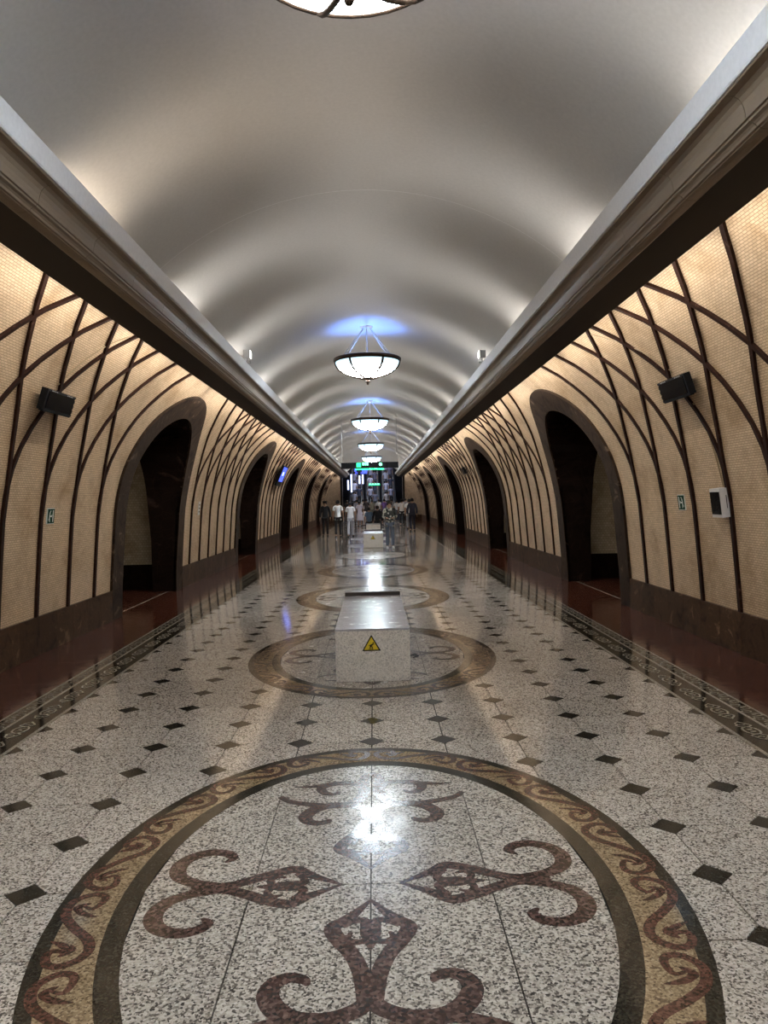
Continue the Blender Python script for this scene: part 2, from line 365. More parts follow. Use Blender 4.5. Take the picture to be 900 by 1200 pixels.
def scroll_mesh(k, qx, qy):
    mb = MB()
    ribbon(mb, [ring_pt(k, a, b, qx, qy) for a, b in UNIT], [.014, .026, .033, .036, .039, .041, .043, .043, .045, .043, .041, .039, .036, .033, .026, .014], 0, ZM + .0012, 4)
    for lf in LEAF: ribbon(mb, [ring_pt(k, a, b, qx, qy) for a, b in lf], [.006, .03, .034, .02, .004], 0, ZM + .0014, 4)
    mb.f = [q if qx * qy > 0 else q[::-1] for q in mb.f]
    me = mb.mesh('scroll', M_SCROLL); fix_up(me); return me
def fix_up(me):
    for p in me.polygons:
        if p.normal.z < 0: p.flip()
    me.update()
m_scrolls = [scroll_mesh(k, qx, qy) for qx in (1, -1) for qy in (1, -1) for k in range(4)]
# horn motifs (r along the axis, u sideways)
HORN = [(.80, .006), (.85, .04), (.886, .104), (.903, .176), (.888, .262), (.835, .325), (.76, .358), (.695, .342), (.665, .29), (.683, .24), (.715, .222)]
HORNW = [.05, .06, .06, .066, .07, .07, .066, .058, .05, .042, .012]
HORNS = [(.62, .014), (.70, .026), (.80, .052), (.885, .118), (.908, .22), (.867, .312), (.78, .355), (.70, .335), (.668, .285), (.70, .245)]
HORNSW = [.03, .045, .056, .062, .066, .062, .058, .052, .042, .012]
STEM = [(.14, 0), (.27, .083), (.335, .146), (.38, .150), (.45, .118), (.545, .066), (.65, .034), (.73, .022), (.82, .016)]
STEMS_ = [(.13, 0), (.27, .09), (.335, .148), (.38, .150), (.47, .108), (.56, .055), (.64, .020), (.74, .018), (.80, .034)]
STEMW = [.01, .045, .055, .058, .058, .055, .055, .055, .05]
INC = [(.345, .115), (.305, .062), (.31, .022), (.40, .012), (.51, .002)]
IND = [(.44, .010), (.456, .055), (.43, .09), (.385, .075)]
TOPE = [(1.05, .53), (.975, .469), (.915, .33), (.894, .19), (.945, .09), (1.062, .045), (1.177, .055), (1.235, .125), (1.222, .25), (1.165, .30), (1.085, .275), (1.065, .22), (1.105, .19)]
TOPEW = [.03, .04, .05, .055, .058, .06, .058, .055, .055, .05, .045, .035, .01]
TOPT = [(1.222, .22), (1.20, .32), (1.19, .40), (1.20, .47)]
TOPF = [(1.20, .045), (1.30, .05), (1.37, .022), (1.39, -.004)]
def motif_mesh(axis, big):
    mb = MB()
    def T(r, u): return {'+y': (u, r), '-y': (u, -r), '+x': (r, u), '-x': (-r, u)}[axis]
    lst = ([(HORN, HORNW), (STEM, STEMW), (INC, [.02, .03, .04, .05, .005]), (IND, [.03, .03, .028, .01]), (TOPE, TOPEW), (TOPT, [.05, .04, .025, .004]), (TOPF, [.05, .05, .045, .04])] if big else
           [(HORNS, HORNSW), (STEMS_, STEMW), (INC, [.02, .03, .04, .05, .005]), (IND, [.03, .03, .028, .01])])
    for k, (pts, w) in enumerate(lst):
        for s in (1, -1): ribbon(mb, [T(r, s * u) for r, u in pts], [q * 1.22 for q in w], 0, ZM + .0008 + .00012 * k + (.00006 if s > 0 else 0), 5)
    me = mb.mesh('horn_motif', M_BROWN); fix_up(me); return me
m_motifs = [motif_mesh('+y', True), motif_mesh('-y', True), motif_mesh('+x', False), motif_mesh('-x', False)]
m_far_scroll = None
for n_, cy in enumerate(MED_Y):
    md = link('medallion', m_ringt, floor, (0, cy, 0))
    link('outer_ring', m_ringo, md); link('inner_ring', m_ringi, md)
    for sm in slabs: link('slab', sm, md)
    if cy < 30:
        for sm in m_scrolls: link('scroll', sm, md)
        for sm in m_motifs: link('horn_motif', sm, md)
    else:
        if m_far_scroll is None:
            mb = MB()
            for sm in m_scrolls: mb.add([v.co[:] for v in sm.vertices], [tuple(p.vertices) for p in sm.polygons])
            m_far_scroll = mb.mesh('scroll_inlay', M_SCROLL)
        tag(link('scroll_inlay', m_far_scroll, md), kind='stuff')
        for sm in m_motifs: link('horn_motif', sm, md)

# border bands and red side strips -----------------------------------
X1, X2, X3, XW = XB + .03, 2.865, 3.02, 3.90
def orn_mesh():
    mb = MB()
    ribbon(mb, [(.055 * math.cos(a), .085 * math.sin(a)) for a in np.linspace(0, 2 * PI, 13)], .018, 0, .0022, 2)
    ribbon(mb, [(-.025, -.04), (.02, -.02), (-.02, .02), (.025, .04)], .016, 0, .0026, 3)
    for s in (1, -1):
        ribbon(mb, [(-.02, s * .09), (-.055, s * .115), (-.03, s * .15), (.0, s * .13), (.02, s * .15)], .016, 0, .0024, 3)
        ribbon(mb, [(.02, s * .09), (.055, s * .12), (.03, s * .17), (.005, s * .20), (.0, s * .225)], [.018, .016, .016, .02, .004], 0, .0028, 3)
        ribbon(mb, [(-.045, s * .15), (-.03, s * .185), (.0, s * .205)], [.012, .014, .006], 0, .0030, 3)
    me = mb.mesh('ornament', M_GREYINLAY); fix_up(me); return me
m_orn = orn_mesh()
m_red = MB().prism([(-(XW - X3) / 2 + .002, -P + .0015), ((XW - X3) / 2 - .002, -P + .0015), ((XW - X3) / 2 - .002, P - .0015), (-(XW - X3) / 2 + .002, P - .0015)], -.02, 0).mesh('red_slab', M_RED)
for s in (-1, 1):
    def strip(name, xa, xb, mat, z, ya=YS, yb=YE):
        a, b = sorted((s * xa, s * xb)); return MB().box(a, b, ya, yb, -.02, z).build(name, mat, floor)
    band = strip('border_band', XB + .034, X2 - .012, M_OLIVE, 0)
    strip('border_line', XB + .004, XB + .032, M_LINE, .001); strip('border_line', X2 - .01, X2 + .014, M_LINE, .001); strip('border_line', X3 - .02, X3 - .002, M_LINE, .001)
    nb = strip('narrow_band', X2 + .016, X3 - .022, M_OLIVE, 0)
    far = MB(); y = Y0 - 2.5 * P - P / 2; xc = s * (XB + .034 + X2 - .012) / 2
    while y < 50:
        if 1.5 < y < 26: link('ornament', m_orn, band, (xc, y, 0))
        elif y >= 26: far.add([(v.co.x + xc, v.co.y + y, v.co.z) for v in m_orn.vertices], [tuple(p.vertices) for p in m_orn.polygons])
        y += P
    tag(far.build('ornament_run', M_GREYINLAY, band), kind='stuff')
    sc = MB(); xn = s * (X2 + X3) / 2; y = 0.5
    while y < 40:
        w = .045
        ribbon(sc, [(xn - w, y), (xn + w, y + .03), (xn + w, y + .07), (xn - w * .4, y + .06), (xn, y + .035)], .014, 0, .0012, 3)
        ribbon(sc, [(xn + w, y + .09), (xn - w, y + .12), (xn - w, y + .16), (xn + w * .4, y + .15), (xn, y + .125)], .014, 0, .0013, 3)
        y += .19
    me = sc.mesh('scroll_inlay', M_GREYINLAY); fix_up(me); tag(link('scroll_inlay', me, nb), kind='stuff')
    y = YS + P
    while y < YE: link('red_slab', m_red, floor, (s * (X3 + XW) / 2, y, 0)); y += 2 * P

# ------------------------------------------------------------------ walls with arches
OFFS = [(k + .5) * SP for k in (-3, -2, -1, 0, 1, 2)]
BR_S = np.array([0, .17, .35, .52, .68, .86, 1.03, 1.24, 1.42]) * H
BR_O = np.array([0, .022, .08, .165, .27, .40, .54, .735, .92]) * H
def inside_arch(dy, z, grow=0.0):
    for c in (-BAY / 2, BAY / 2):
        d = abs(dy - c)
        if d < A_OUT + grow:
            if z < ZSPR: return True
            if (d / (A_OUT + grow)) ** 2 + ((z - ZSPR) / (B_OUT + grow)) ** 2 < 1: return True
    return False
def rib_mesh(name, s, path, w, th):
    """raised strip following the curved wall; path = list of (dy, s-along-profile)"""
    m = len(path); v = []; f = []
    pts = []
    for dy, sl in path:
        x, z = WS(sl); pts.append(Vector((s * x, dy, z)))
    for k in range(m):
        t = (pts[min(k + 1, m - 1)] - pts[max(k - 1, 0)]).normalized()
        nx, nz = wnorm(pts[k].z); n = Vector((s * nx, 0, nz)); sd = t.cross(n).normalized()
        p = pts[k]
        for q in (p - sd * w / 2 - n * .01, p - sd * w * .42 + n * th, p + sd * w * .42 + n * th, p + sd * w / 2 - n * .01): v.append(q)
    for k in range(m - 1):
        for c in range(3): f.append((4 * k + c, 4 * k + c + 1, 4 * k + 5 + c, 4 * k + 4 + c))
    f.append((0, 3, 2, 1)); e = 4 * (m - 1); f.append((e, e + 1, e + 2, e + 3))
    me = mk_mesh(name, v, f, M_RIB)
    bm = bmesh.new(); bm.from_mesh(me); bmesh.ops.recalc_face_normals(bm, faces=bm.faces); bm.to_mesh(me); bm.free(); return me
def build_wall(s, side):
    # bare surface, one continuous skin with the arch openings left out
    V = []; F = []; UV = []
    def column(y, z0, n):
        s0 = S_of_z(max(z0, 0)); idx = []
        for k in range(n + 1):
            sl = s0 + (S_TOP - s0) * k / n; x, z = WS(sl); V.append((s * x, y, z)); UV.append((y, sl)); idx.append(len(V) - 1)
        return idx
    ys = []
    for c in YA:
        aw = A_OUT - .08
        for t in np.linspace(PI, 0, 25): ys.append((c + aw * math.cos(t), c))
    cols = []; NSEG = 30
    def z0_at(y, c): 
        d = abs(y - c); return arch_z(min(d, A_OUT - .0801), A_OUT - .08, B_OUT - .08) if d <= A_OUT - .0799 else 0
    prev_end = YS
    def strip(c0, c1):
        for k in range(NSEG):
            q = (c0[k], c1[k], c1[k + 1], c0[k + 1]); F.append(q if s > 0 else q[::-1])
    for c in YA:
        aw = A_OUT - .08
        a = column(prev_end, 0, NSEG)
        for yy in np.linspace(prev_end, c - aw, 6)[1:]:
            b = column(yy, 0, NSEG); strip(a, b); a = b
        prev = None
        for t in np.linspace(PI, 0, 33):
            y = c + aw * math.cos(t); z = ZSPR + (B_OUT - .08) * math.sin(t)
            b = column(y, z, NSEG)
            if prev: strip(prev, b)
            prev = b
        prev_end = c + aw
    a = column(prev_end, 0, NSEG); b = column(YE, 0, NSEG); strip(a, b)
    wall = obj('wall_' + side, V, F, M_MOS, smooth=True, uvs=UV)
    tag(wall, 'curved cream mosaic wall on the %s with dark crossing ribs and arched openings' % side, 'wall', kind='structure')
    # ribs
    cache = {}
    stem = rib_mesh('rib_stem', s, [(0, sl) for sl in np.linspace(S_of_z(.24 * H), S_FORK + .06, 5)], .070, .028)
    for yp in YP[1:]:
        for i, off in enumerate(OFFS):
            if yp + off > YE - .3: continue
            link('rib_stem', stem, wall, (0, yp + off, 0))
            for d in (1, -1):
                key = (i, d)
                if key not in cache:
                    path = []
                    for sl in np.linspace(0, min(1.42 * H, S_TOP - S_FORK - .02), 22):
                        dy = d * float(np.interp(sl, BR_S, BR_O)); x, z = WS(S_FORK + sl)
                        if inside_arch(off + dy, z, -.06): break
                        path.append((dy, S_FORK + sl))
                    if len(path) > 12: path = path[::2] + ([path[-1]] if len(path) % 2 == 0 else [])
                    cache[key] = rib_mesh('rib_branch', s, path, .058, .026 + .001 * d)
                y_end = yp + off + d * 1.2
                if y_end > YE: continue
                link('rib_branch', cache[key], wall, (0, yp + off, 0))
    # plinth slabs between the arches
    zt = .258 * H; ln = (BAY - 2 * A_OUT) / 12
    xb = WX(.1)
    mpl = []
    for w_ in (ln,):
        a, b = sorted((s * (xb - .045), s * (xb + .02)))
        m = MB().box(a, b, .0015, w_ - .0015, 0, zt); mpl = m.mesh('plinth_slab', M_PLINTH)
    for yp in YP[1:]:
        y0 = yp - (BAY / 2 - A_OUT)
        for k in range(12):
            if y0 + (k + 1) * ln > YE: break
            link('plinth_slab', mpl, wall, (0, y0 + k * ln, 0))
    # arch surrounds: jambs and voussoirs
    pieces = []
    def surround_piece(tA, tB, jamb=None):
        n = 6; v = []; f = []
        for k in range(n + 1):
            if jamb is None:
                t = tA + (tB - tA) * k / n
                pi_ = (A_IN * math.cos(t), ZSPR + B_IN * math.sin(t)); po = (A_OUT * math.cos(t), ZSPR + B_OUT * math.sin(t))
            else:
                z = tA + (tB - tA) * k / n; pi_ = (jamb * A_IN, z); po = (jamb * A_OUT, z)
            for q, pr in ((po, -.02), (po, .04), (((pi_[0] + po[0]) / 2, (pi_[1] + po[1]) / 2), .04), (pi_, .04), (pi_, -.02)):
                nx, nz = wnorm(max(q[1], .05)); v.append((s * (WX(q[1]) + nx * pr), q[0], max(q[1] + nz * pr, 0)))
        for k in range(n):
            for c in range(4): f.append((5 * k + c, 5 * k + c + 1, 5 * k + 6 + c, 5 * k + 5 + c))
        f.append((0, 4, 3, 2, 1)); e = 5 * n; f.append((e, e + 1, e + 2, e + 3, e + 4))
        me = mk_mesh('voussoir', v, f, M_ARCH)
        bm = bmesh.new(); bm.from_mesh(me); bmesh.ops.recalc_face_normals(bm, faces=bm.faces); bm.to_mesh(me); bm.free(); return me
    g = .0006
    for k in range(7): pieces.append(('voussoir', surround_piece(PI * k / 7 + g, PI * (k + 1) / 7 - g)))
    for jb in (1, -1):
        pieces.append(('jamb_stone', surround_piece(0.0, .27 * H, jb))); pieces.append(('jamb_stone', surround_piece(.2702 * H, ZSPR, jb)))
    # reveal of the opening and the short passage behind it
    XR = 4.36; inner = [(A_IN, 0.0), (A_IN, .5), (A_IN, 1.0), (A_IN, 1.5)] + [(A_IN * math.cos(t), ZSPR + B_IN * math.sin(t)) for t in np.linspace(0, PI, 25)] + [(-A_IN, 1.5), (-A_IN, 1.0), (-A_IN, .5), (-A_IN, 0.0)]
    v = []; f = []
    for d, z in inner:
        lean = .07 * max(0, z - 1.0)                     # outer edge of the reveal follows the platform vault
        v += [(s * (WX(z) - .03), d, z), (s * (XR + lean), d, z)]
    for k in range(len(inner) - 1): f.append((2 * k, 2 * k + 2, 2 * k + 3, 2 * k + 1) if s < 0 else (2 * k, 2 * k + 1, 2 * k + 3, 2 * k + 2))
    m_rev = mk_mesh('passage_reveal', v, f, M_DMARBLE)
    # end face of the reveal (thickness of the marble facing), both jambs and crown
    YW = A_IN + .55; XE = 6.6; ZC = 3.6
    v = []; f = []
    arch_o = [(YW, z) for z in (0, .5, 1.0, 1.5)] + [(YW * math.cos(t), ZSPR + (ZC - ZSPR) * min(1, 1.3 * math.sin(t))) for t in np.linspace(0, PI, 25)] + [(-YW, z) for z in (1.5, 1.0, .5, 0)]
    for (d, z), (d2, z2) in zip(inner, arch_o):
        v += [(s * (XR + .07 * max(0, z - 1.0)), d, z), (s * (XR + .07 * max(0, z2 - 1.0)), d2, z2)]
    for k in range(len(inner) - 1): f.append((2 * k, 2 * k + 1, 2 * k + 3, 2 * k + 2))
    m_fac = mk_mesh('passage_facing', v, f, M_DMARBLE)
    def pan(y, sg):
        v = [(s * XR, y, .5), (s * XE, y, .5), (s * XE, y, ZC), (s * (XR + .07 * (ZC - 1.0)), y, ZC), (s * (XR + .07), y, 2.0), (s * XR, y, 1.0)]
        uv = [(q[0], q[2]) for q in v]; fc = [tuple(range(6))] 
        return mk_mesh('passage_panel', v, fc, M_MOSP, uvs=uv)
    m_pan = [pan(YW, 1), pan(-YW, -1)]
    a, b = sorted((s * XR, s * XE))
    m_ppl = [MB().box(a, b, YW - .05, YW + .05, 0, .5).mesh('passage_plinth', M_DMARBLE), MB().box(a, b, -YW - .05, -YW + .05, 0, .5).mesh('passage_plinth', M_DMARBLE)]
    m_back = MB().box(*sorted((s * XE, s * (XE + .1))), -YW - .1, YW + .1, 0, ZC).mesh('passage_dark_end', M_DMARBLE)  # dark closing sheet, its colour standing in for the unlit platform beyond
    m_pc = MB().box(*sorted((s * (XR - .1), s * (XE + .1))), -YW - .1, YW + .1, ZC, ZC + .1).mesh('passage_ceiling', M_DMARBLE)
    m_fill = MB().box(*sorted((s * 5.2, s * 5.6)), -.25, .25, ZC - .05, ZC).mesh('passage_fill_lamp', M_STEEL)  # added fill fixture, out of view, to brighten the passage panels
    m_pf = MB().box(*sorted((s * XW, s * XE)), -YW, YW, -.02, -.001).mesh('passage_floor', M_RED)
    m_pl2 = MB().box(*sorted((s * 4.05, s * 4.08)), -A_IN, A_IN, -.01, .0005).mesh('threshold_line', M_LINE)
    for c in YA:
        ar = empty('arch_surround', (0, c, 0)); ar.parent = wall
        for nm, me in pieces: link(nm, me, ar)
        link('passage_reveal', m_rev, wall, (0, c, 0)); link('passage_facing', m_fac, wall, (0, c, 0))
        for me in m_pan: link('passage_panel', me, wall, (0, c, 0))
        for me in m_ppl: link('passage_plinth', me, wall, (0, c, 0))
        link('passage_dark_end', m_back, wall, (0, c, 0)); link('passage_ceiling', m_pc, wall, (0, c, 0))
        pl = link('passage_fill_lamp', m_fill, wall, (0, c, 0))
        ld = bpy.data.lights.new('passage_fill_light', 'AREA'); ld.size = .4; ld.energy = 3.5; ld.color = (1.0, .88, .70); link('passage_fill_light', ld, pl, (s * 5.4, 0, ZC - .06))
        link('passage_floor', m_pf, wall, (0, c, 0)); link('threshold_line', m_pl2, wall, (0, c, 0))
    return wall
wall_l = build_wall(-1, 'left'); wall_r = build_wall(1, 'right')

# ------------------------------------------------------------------ ceiling and cornices
RC = 1.775 * H
def ceil_z(x): return H + math.sqrt(RC * RC - x * x)
V = []; F = []; UV = []
tc_ = math.asin(1.20 * H / RC); th = np.linspace(-tc_, tc_, 41); yy = np.linspace(YS, YE, 40)
sect = [(-1.47 * H, 2.395 * H), (-1.23 * H, 2.39 * H)] + [(RC * math.sin(t), H + RC * math.cos(t)) for t in th] + [(1.23 * H, 2.39 * H), (1.47 * H, 2.395 * H)]
ns = len(sect)
for y in yy:
    for x, z in sect: V.append((x, y, z))
for j in range(len(yy) - 1):
    for i in range(ns - 1): F.append((j * ns + i, (j + 1) * ns + i, (j + 1) * ns + i + 1, j * ns + i + 1))
ceiling = obj('ceiling', V, F, M_CEIL, smooth=True)
tag(ceiling, 'smooth white barrel vaulted plaster ceiling washed by cove light', 'ceiling', kind='structure')
# plaster joint lines across the vault
for k, yj in enumerate((7.65, 17.9, 28.1)):
    mb = MB(); n = len(th)
    v = [((RC - .004) * math.sin(t), yj + dy, H + (RC - .004) * math.cos(t)) for dy in (-.005, .005) for t in th]
    mb.add(v, [(i, i + 1, n + i + 1, n + i) for i in range(n - 1)]); mb.build('plaster_joint', M_FASCIA, ceiling)
FAS = [(1.12, 2.165), (1.085, 2.19), (1.085, 2.235), (1.062, 2.24), (1.060, 2.235), (1.072, 2.166), (1.076, 2.160), (1.10, 2.160)]
CPR = [(1.095, 2.165), (1.081, 2.158), (1.084, 2.153), (1.108, 2.150), (1.122, 2.143), (1.132, 2.131), (1.138, 2.115), (1.1415, 2.098), (1.143, 2.0855), (1.150, 2.084), (1.152, 2.078), (1.163, 2.0745), (1.171, 2.069), (1.175, 2.0625), (1.183, 2.062), (1.185, 2.059), (1.200, 2.056), (1.222, 2.056), (1.238, 2.064)]
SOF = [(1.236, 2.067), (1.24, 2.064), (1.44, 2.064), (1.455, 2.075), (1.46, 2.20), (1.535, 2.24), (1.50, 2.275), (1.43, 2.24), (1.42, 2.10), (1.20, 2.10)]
def extrude(prof, s, y0, y1, mat, name, parent=None, closed=False, smooth=False, loc=None):
    n = len(prof); v = [(s * x * H, y, z * H) for y in (y0, y1) for x, z in prof]; f = []
    for i in range(n if closed else n - 1):
        j = (i + 1) % n; q = (i, j, n + j, n + i); f.append(q)
    me = mk_mesh(name, v, f, mat, smooth)
    return me
cb_len = SP; CORN = {}
for s, side in ((-1, 'left'), (1, 'right')):
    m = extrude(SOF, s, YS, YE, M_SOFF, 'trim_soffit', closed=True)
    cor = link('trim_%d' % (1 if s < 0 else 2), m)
    tag(cor, 'long dark brown stone cornice running above the %s wall' % side, 'cornice', kind='structure')
    CORN[s] = cor
    link('fascia', extrude(FAS, s, YS, YE, M_FASCIA, 'fascia', closed=True), cor)
    prof = CPR + [(1.238, 2.085), (1.19, 2.102), (1.152, 2.106), (1.13, 2.156)]
    mcb = extrude(prof, s, .002, cb_len - .002, M_CORN, 'cornice_block', closed=True)
    n = len(prof); bm = bmesh.new(); bm.from_mesh(mcb); bm.verts.ensure_lookup_table()
    bm.faces.new([bm.verts[i] for i in range(n)]); bm.faces.new([bm.verts[n + i] for i in reversed(range(n))])
    bmesh.ops.recalc_face_normals(bm, faces=bm.faces); bm.to_mesh(mcb); bm.free()
    y = YP[1] - 11 * cb_len
    while y + cb_len < YE + .3:
        link('cornice_block', mcb, cor, (0, y, 0)); y += cb_len

# ------------------------------------------------------------------ closing walls
wb = MB().box(-4.3, 4.3, YS - .1, YS, 0, 5.4).build('wall_back', M_ENDST)
tag(wb, 'plain stone wall closing the hall behind the viewer', 'wall', kind='structure')
XO = 2.42
def end_flank(s):
    pts = [(XO, 0)] + [(WX(z) - .002, z) for z in np.linspace(0, 2.25 * H, 14)] + [(XO, 2.25 * H)]
    v = [(s * x, YE, z) for x, z in pts] + [(s * x, YE + .4, z) for x, z in pts]; n = len(pts)
    return v, [tuple(range(n)), tuple(range(2 * n - 1, n - 1, -1))] + [(i, n + i, n + (i + 1) % n, (i + 1) % n) for i in range(n)]
for s, nm in ((-1, 'wall_end_left'), (1, 'wall_end_right')):
    v, f = end_flank(s); o = obj(nm, v, f, M_ENDST)
    tag(o, 'pale stone end wall %s of the escalator opening' % ('left' if s < 0 else 'right'), 'wall', kind='structure')
    MB().box(*sorted((s * XO, s * (XO + .16))), YE - .06, YE, 0, 3.72).build('door_post', M_BLACK, o)
    MB().box(*sorted((s * (XO + .16), s * 3.9)), YE - .04, YE, 0, .44).build('plinth_slab', M_PLINTH, o)

# ------------------------------------------------------------------ escalator hall at the far end
YB, SL = 63.6, math.tan(math.radians(30))
tun = []
t1 = MB().box(-4.3, -4.1, YE + .4, 80, 0, 14).box(4.1, 4.3, YE + .4, 80, 0, 14).build('wall_tunnel', M_TUNNEL)
tag(t1, 'dark side walls of the escalator shaft at the far end', 'wall', kind='structure')
v = [(-4.3, YE + .4, 5.3), (4.3, YE + .4, 5.3), (4.3, 80, 5.3 + 16 * SL), (-4.3, 80, 5.3 + 16 * SL)]
t2 = obj('ceiling_tunnel', v + [(x, y, z + .2) for x, y, z in v], [(0, 1, 2, 3), (7, 6, 5, 4), (0, 4, 5, 1), (1, 5, 6, 2), (2, 6, 7, 3), (3, 7, 4, 0)], M_TUNNEL)
tag(t2, 'dark sloping vault above the escalators at the far end', 'ceiling', kind='structure')
t3 = MB().box(-4.3, 4.3, 80, 80.2, 0, 17).build('wall_tunnel_top', M_TUNNEL)
tag(t3, 'dark wall closing the top of the escalator shaft', 'wall', kind='structure')
ESC_X = [-1.36, 0.0, 1.36]
for k, xc in enumerate(ESC_X):
    e = empty('escalator', (xc, YB, 0))
    tag(e, ['leftmost escalator of the three climbing out of the far end', 'middle escalator of the three climbing out of the far end', 'rightmost escalator of the three climbing out of the far end'][k], 'escalator', 'escalators at the far end')
    for q in range(24):
        MB().box(-.5, .5, q * .40, q * .40 + .44, q * .40 * SL - .2 if q else 0.005, (q + 1) * .40 * SL).build('step', M_STEEL, e)
    for sx in (-1, 1):
        bb = MB(); v = [(sx * .52, -.6, 0), (sx * .52, 10, 10 * SL), (sx * .52, 10, 10 * SL + .95), (sx * .52, .1, .95), (sx * .52, -.6, .85)]
        w = [(x + sx * .08, y, z) for x, y, z in v]
        bb.add(v + w, [(0, 1, 2, 3, 4), (9, 8, 7, 6, 5)] + [(i, (i + 1) % 5, 5 + (i + 1) % 5, 5 + i) for i in range(5)]); bl = bb.build('balustrade', M_TUNNEL, e)
        MB().tube([(sx * .56, -.62, .7), (sx * .56, -.6, .87), (sx * .56, .1, .99), (sx * .56, 10, 10 * SL + .99)], .04).build('handrail', M_BLACK, e)
for k, (y, z) in enumerate(((64.0, 5.6), (68.0, 7.9))):
    hl = MB().box(-1.6, 1.6, y - .12, y + .12, z, z + .08).build('fill_panel', M_STEEL, t2)  # added fill panels under the shaft vault, to lift the dim escalator crowd
    ld = bpy.data.lights.new('tunnel_fill_light', 'AREA'); ld.shape = 'RECTANGLE'; ld.size = 3.0; ld.size_y = .2; ld.energy = 130; ld.color = (.72, .78, 1.0)
    link('tunnel_fill_light', ld, hl, (0, y, z - .01))
# glowing columns and screen at the escalator foot (left)
for k, (x, z0, z1, y) in enumerate([(-2.05, 2.6, 3.4, 65.0), (-1.78, 2.4, 3.9, 65.3), (-1.1, 3.1, 3.8, 66.0), (-.82, 3.1, 3.9, 66.3)]):
    e = empty('escalator_lamp', (x, y, 0))
    tag(e, ['leftmost bluish light column by the escalator foot', 'tallest bluish light column by the escalator foot', 'third bluish light column left of the middle escalator', 'bluish light column nearest the middle escalator'][k], 'lamp', 'light columns by the escalators')
    MB().tube([(0, 0, 0), (0, 0, z0)], .04, 8).build('post', M_BLACK, e); MB().tube([(0, 0, z0), (0, 0, z1)], .06, 8).build('lamp_tube', M_TUBE, e)
e = empty('wall_screen', (-1.0, 69.0, 4.3)); tag(e, 'bluish violet lit panel above the left escalator', 'screen')
MB().box(-.65, .65, -.02, .05, -.3, .3).build('frame', M_BLACK, e); MB().box(-.6, .6, -.03, -.02, -.26, .26).build('screen', M_SCREEN, e)
for k, (x, z, y, w) in enumerate([(0.15, 2.92, 64.5, .95), (.75, 4.3, 67.0, .55)]):
    e = empty('green_sign', (x, y, z)); tag(e, ['long green lit direction sign low over the escalators', 'small green lit direction sign high over the escalators'][k], 'sign', 'green signs over the escalators')
    MB().box(-w / 2, w / 2, 0, .06, 0, .16).build('housing', M_BLACK, e)
    MB().box(-w / 2, w / 2, -.012, 0, .0, .04).build('lit_strip', M_GREENLIT, e)
    for q in range(4): MB().box(-w / 2 + q * w / 4 + .02, -w / 2 + q * w / 4 + w / 4 - .03, -.012, 0, .06, .14).build('lit_mark', M_GREENTXT, e)
    for sx in (-1, 1): MB().tube([(sx * w * .42, .03, .16), (sx * w * .42, .03, 5.35 + (y - YE) * SL - z - .3)], .012).build('rod', M_BLACK, e)

# ------------------------------------------------------------------ chandeliers
RZ = H + 1.425 * H; CR = .335 * H
def bowl_prof(n=10, r0=CR - .012, dep=.175 * H):
    return [(r0 * math.sin(a) if k else .004, -dep * (math.cos(a) - .0)) for k, a in enumerate(np.linspace(.0, PI / 2, n))]
def rot_pts(pts, a): c, s_ = math.cos(a), math.sin(a); return [(x * c - y * s_, x * s_ + y * c, z) for x, y, z in pts]
DEP = .175 * H
meshes = {}
bp = bowl_prof()
bp = [(r * (1.0), z) for r, z in bp]
meshes['bowl'] = MB().lathe(bp, 40).mesh('bowl', M_GLOW, True)
meshes['bowl_lining'] = MB().lathe([(max(.003, r - .010), z + .012) for r, z in bp], 40).mesh('bowl_lining', M_LINING, True)
meshes['rim'] = MB().lathe([(CR - .03, -.02), (CR, -.03), (CR + .022, -.005), (CR + .022, .030), (CR + .004, .042), (CR - .03, .040), (CR - .03, -.02)], 48).mesh('rim', M_BRONZE, True)
def on_bowl(a_, off=.004):
    r = (CR - .012 + off) * math.sin(a_); z = -(DEP + off) * math.cos(a_); return r, z
meshes['hoop'] = MB().tube([(on_bowl(.92)[0] * math.cos(t), on_bowl(.92)[0] * math.sin(t), on_bowl(.92)[1]) for t in np.linspace(0, 2 * PI, 33)], .014, 5, False).mesh('hoop', M_BRONZE, True)
meshes['bowl_rib'] = MB().tube([(on_bowl(a)[0], 0, on_bowl(a)[1]) for a in np.linspace(.12, PI / 2, 9)], .021, 5).mesh('bowl_rib', M_BRONZE, True)
meshes['finial'] = MB().lathe([(.004, .02), (.075, .012), (.07, -.008), (.035, -.03), (.03, -.05), (.048, -.058), (.045, -.072), (.018, -.082), (.024, -.10), (.015, -.118), (.003, -.125)], 14).mesh('finial', M_BRONZE, True)
TOPH = 1.79 * H - 1.425 * H - .04
meshes['canopy'] = MB().lathe([(.003, .04), (.11, .04), (.115, .02), (.10, -.02), (.06, -.035), (.003, -.04)], 20).mesh('canopy', M_BRASS, True)
meshes['suspension_rod'] = MB().tube([(.055, 0, TOPH - .01), (CR * .86, 0, .03)], .009, 5).mesh('suspension_rod', M_BRASS)
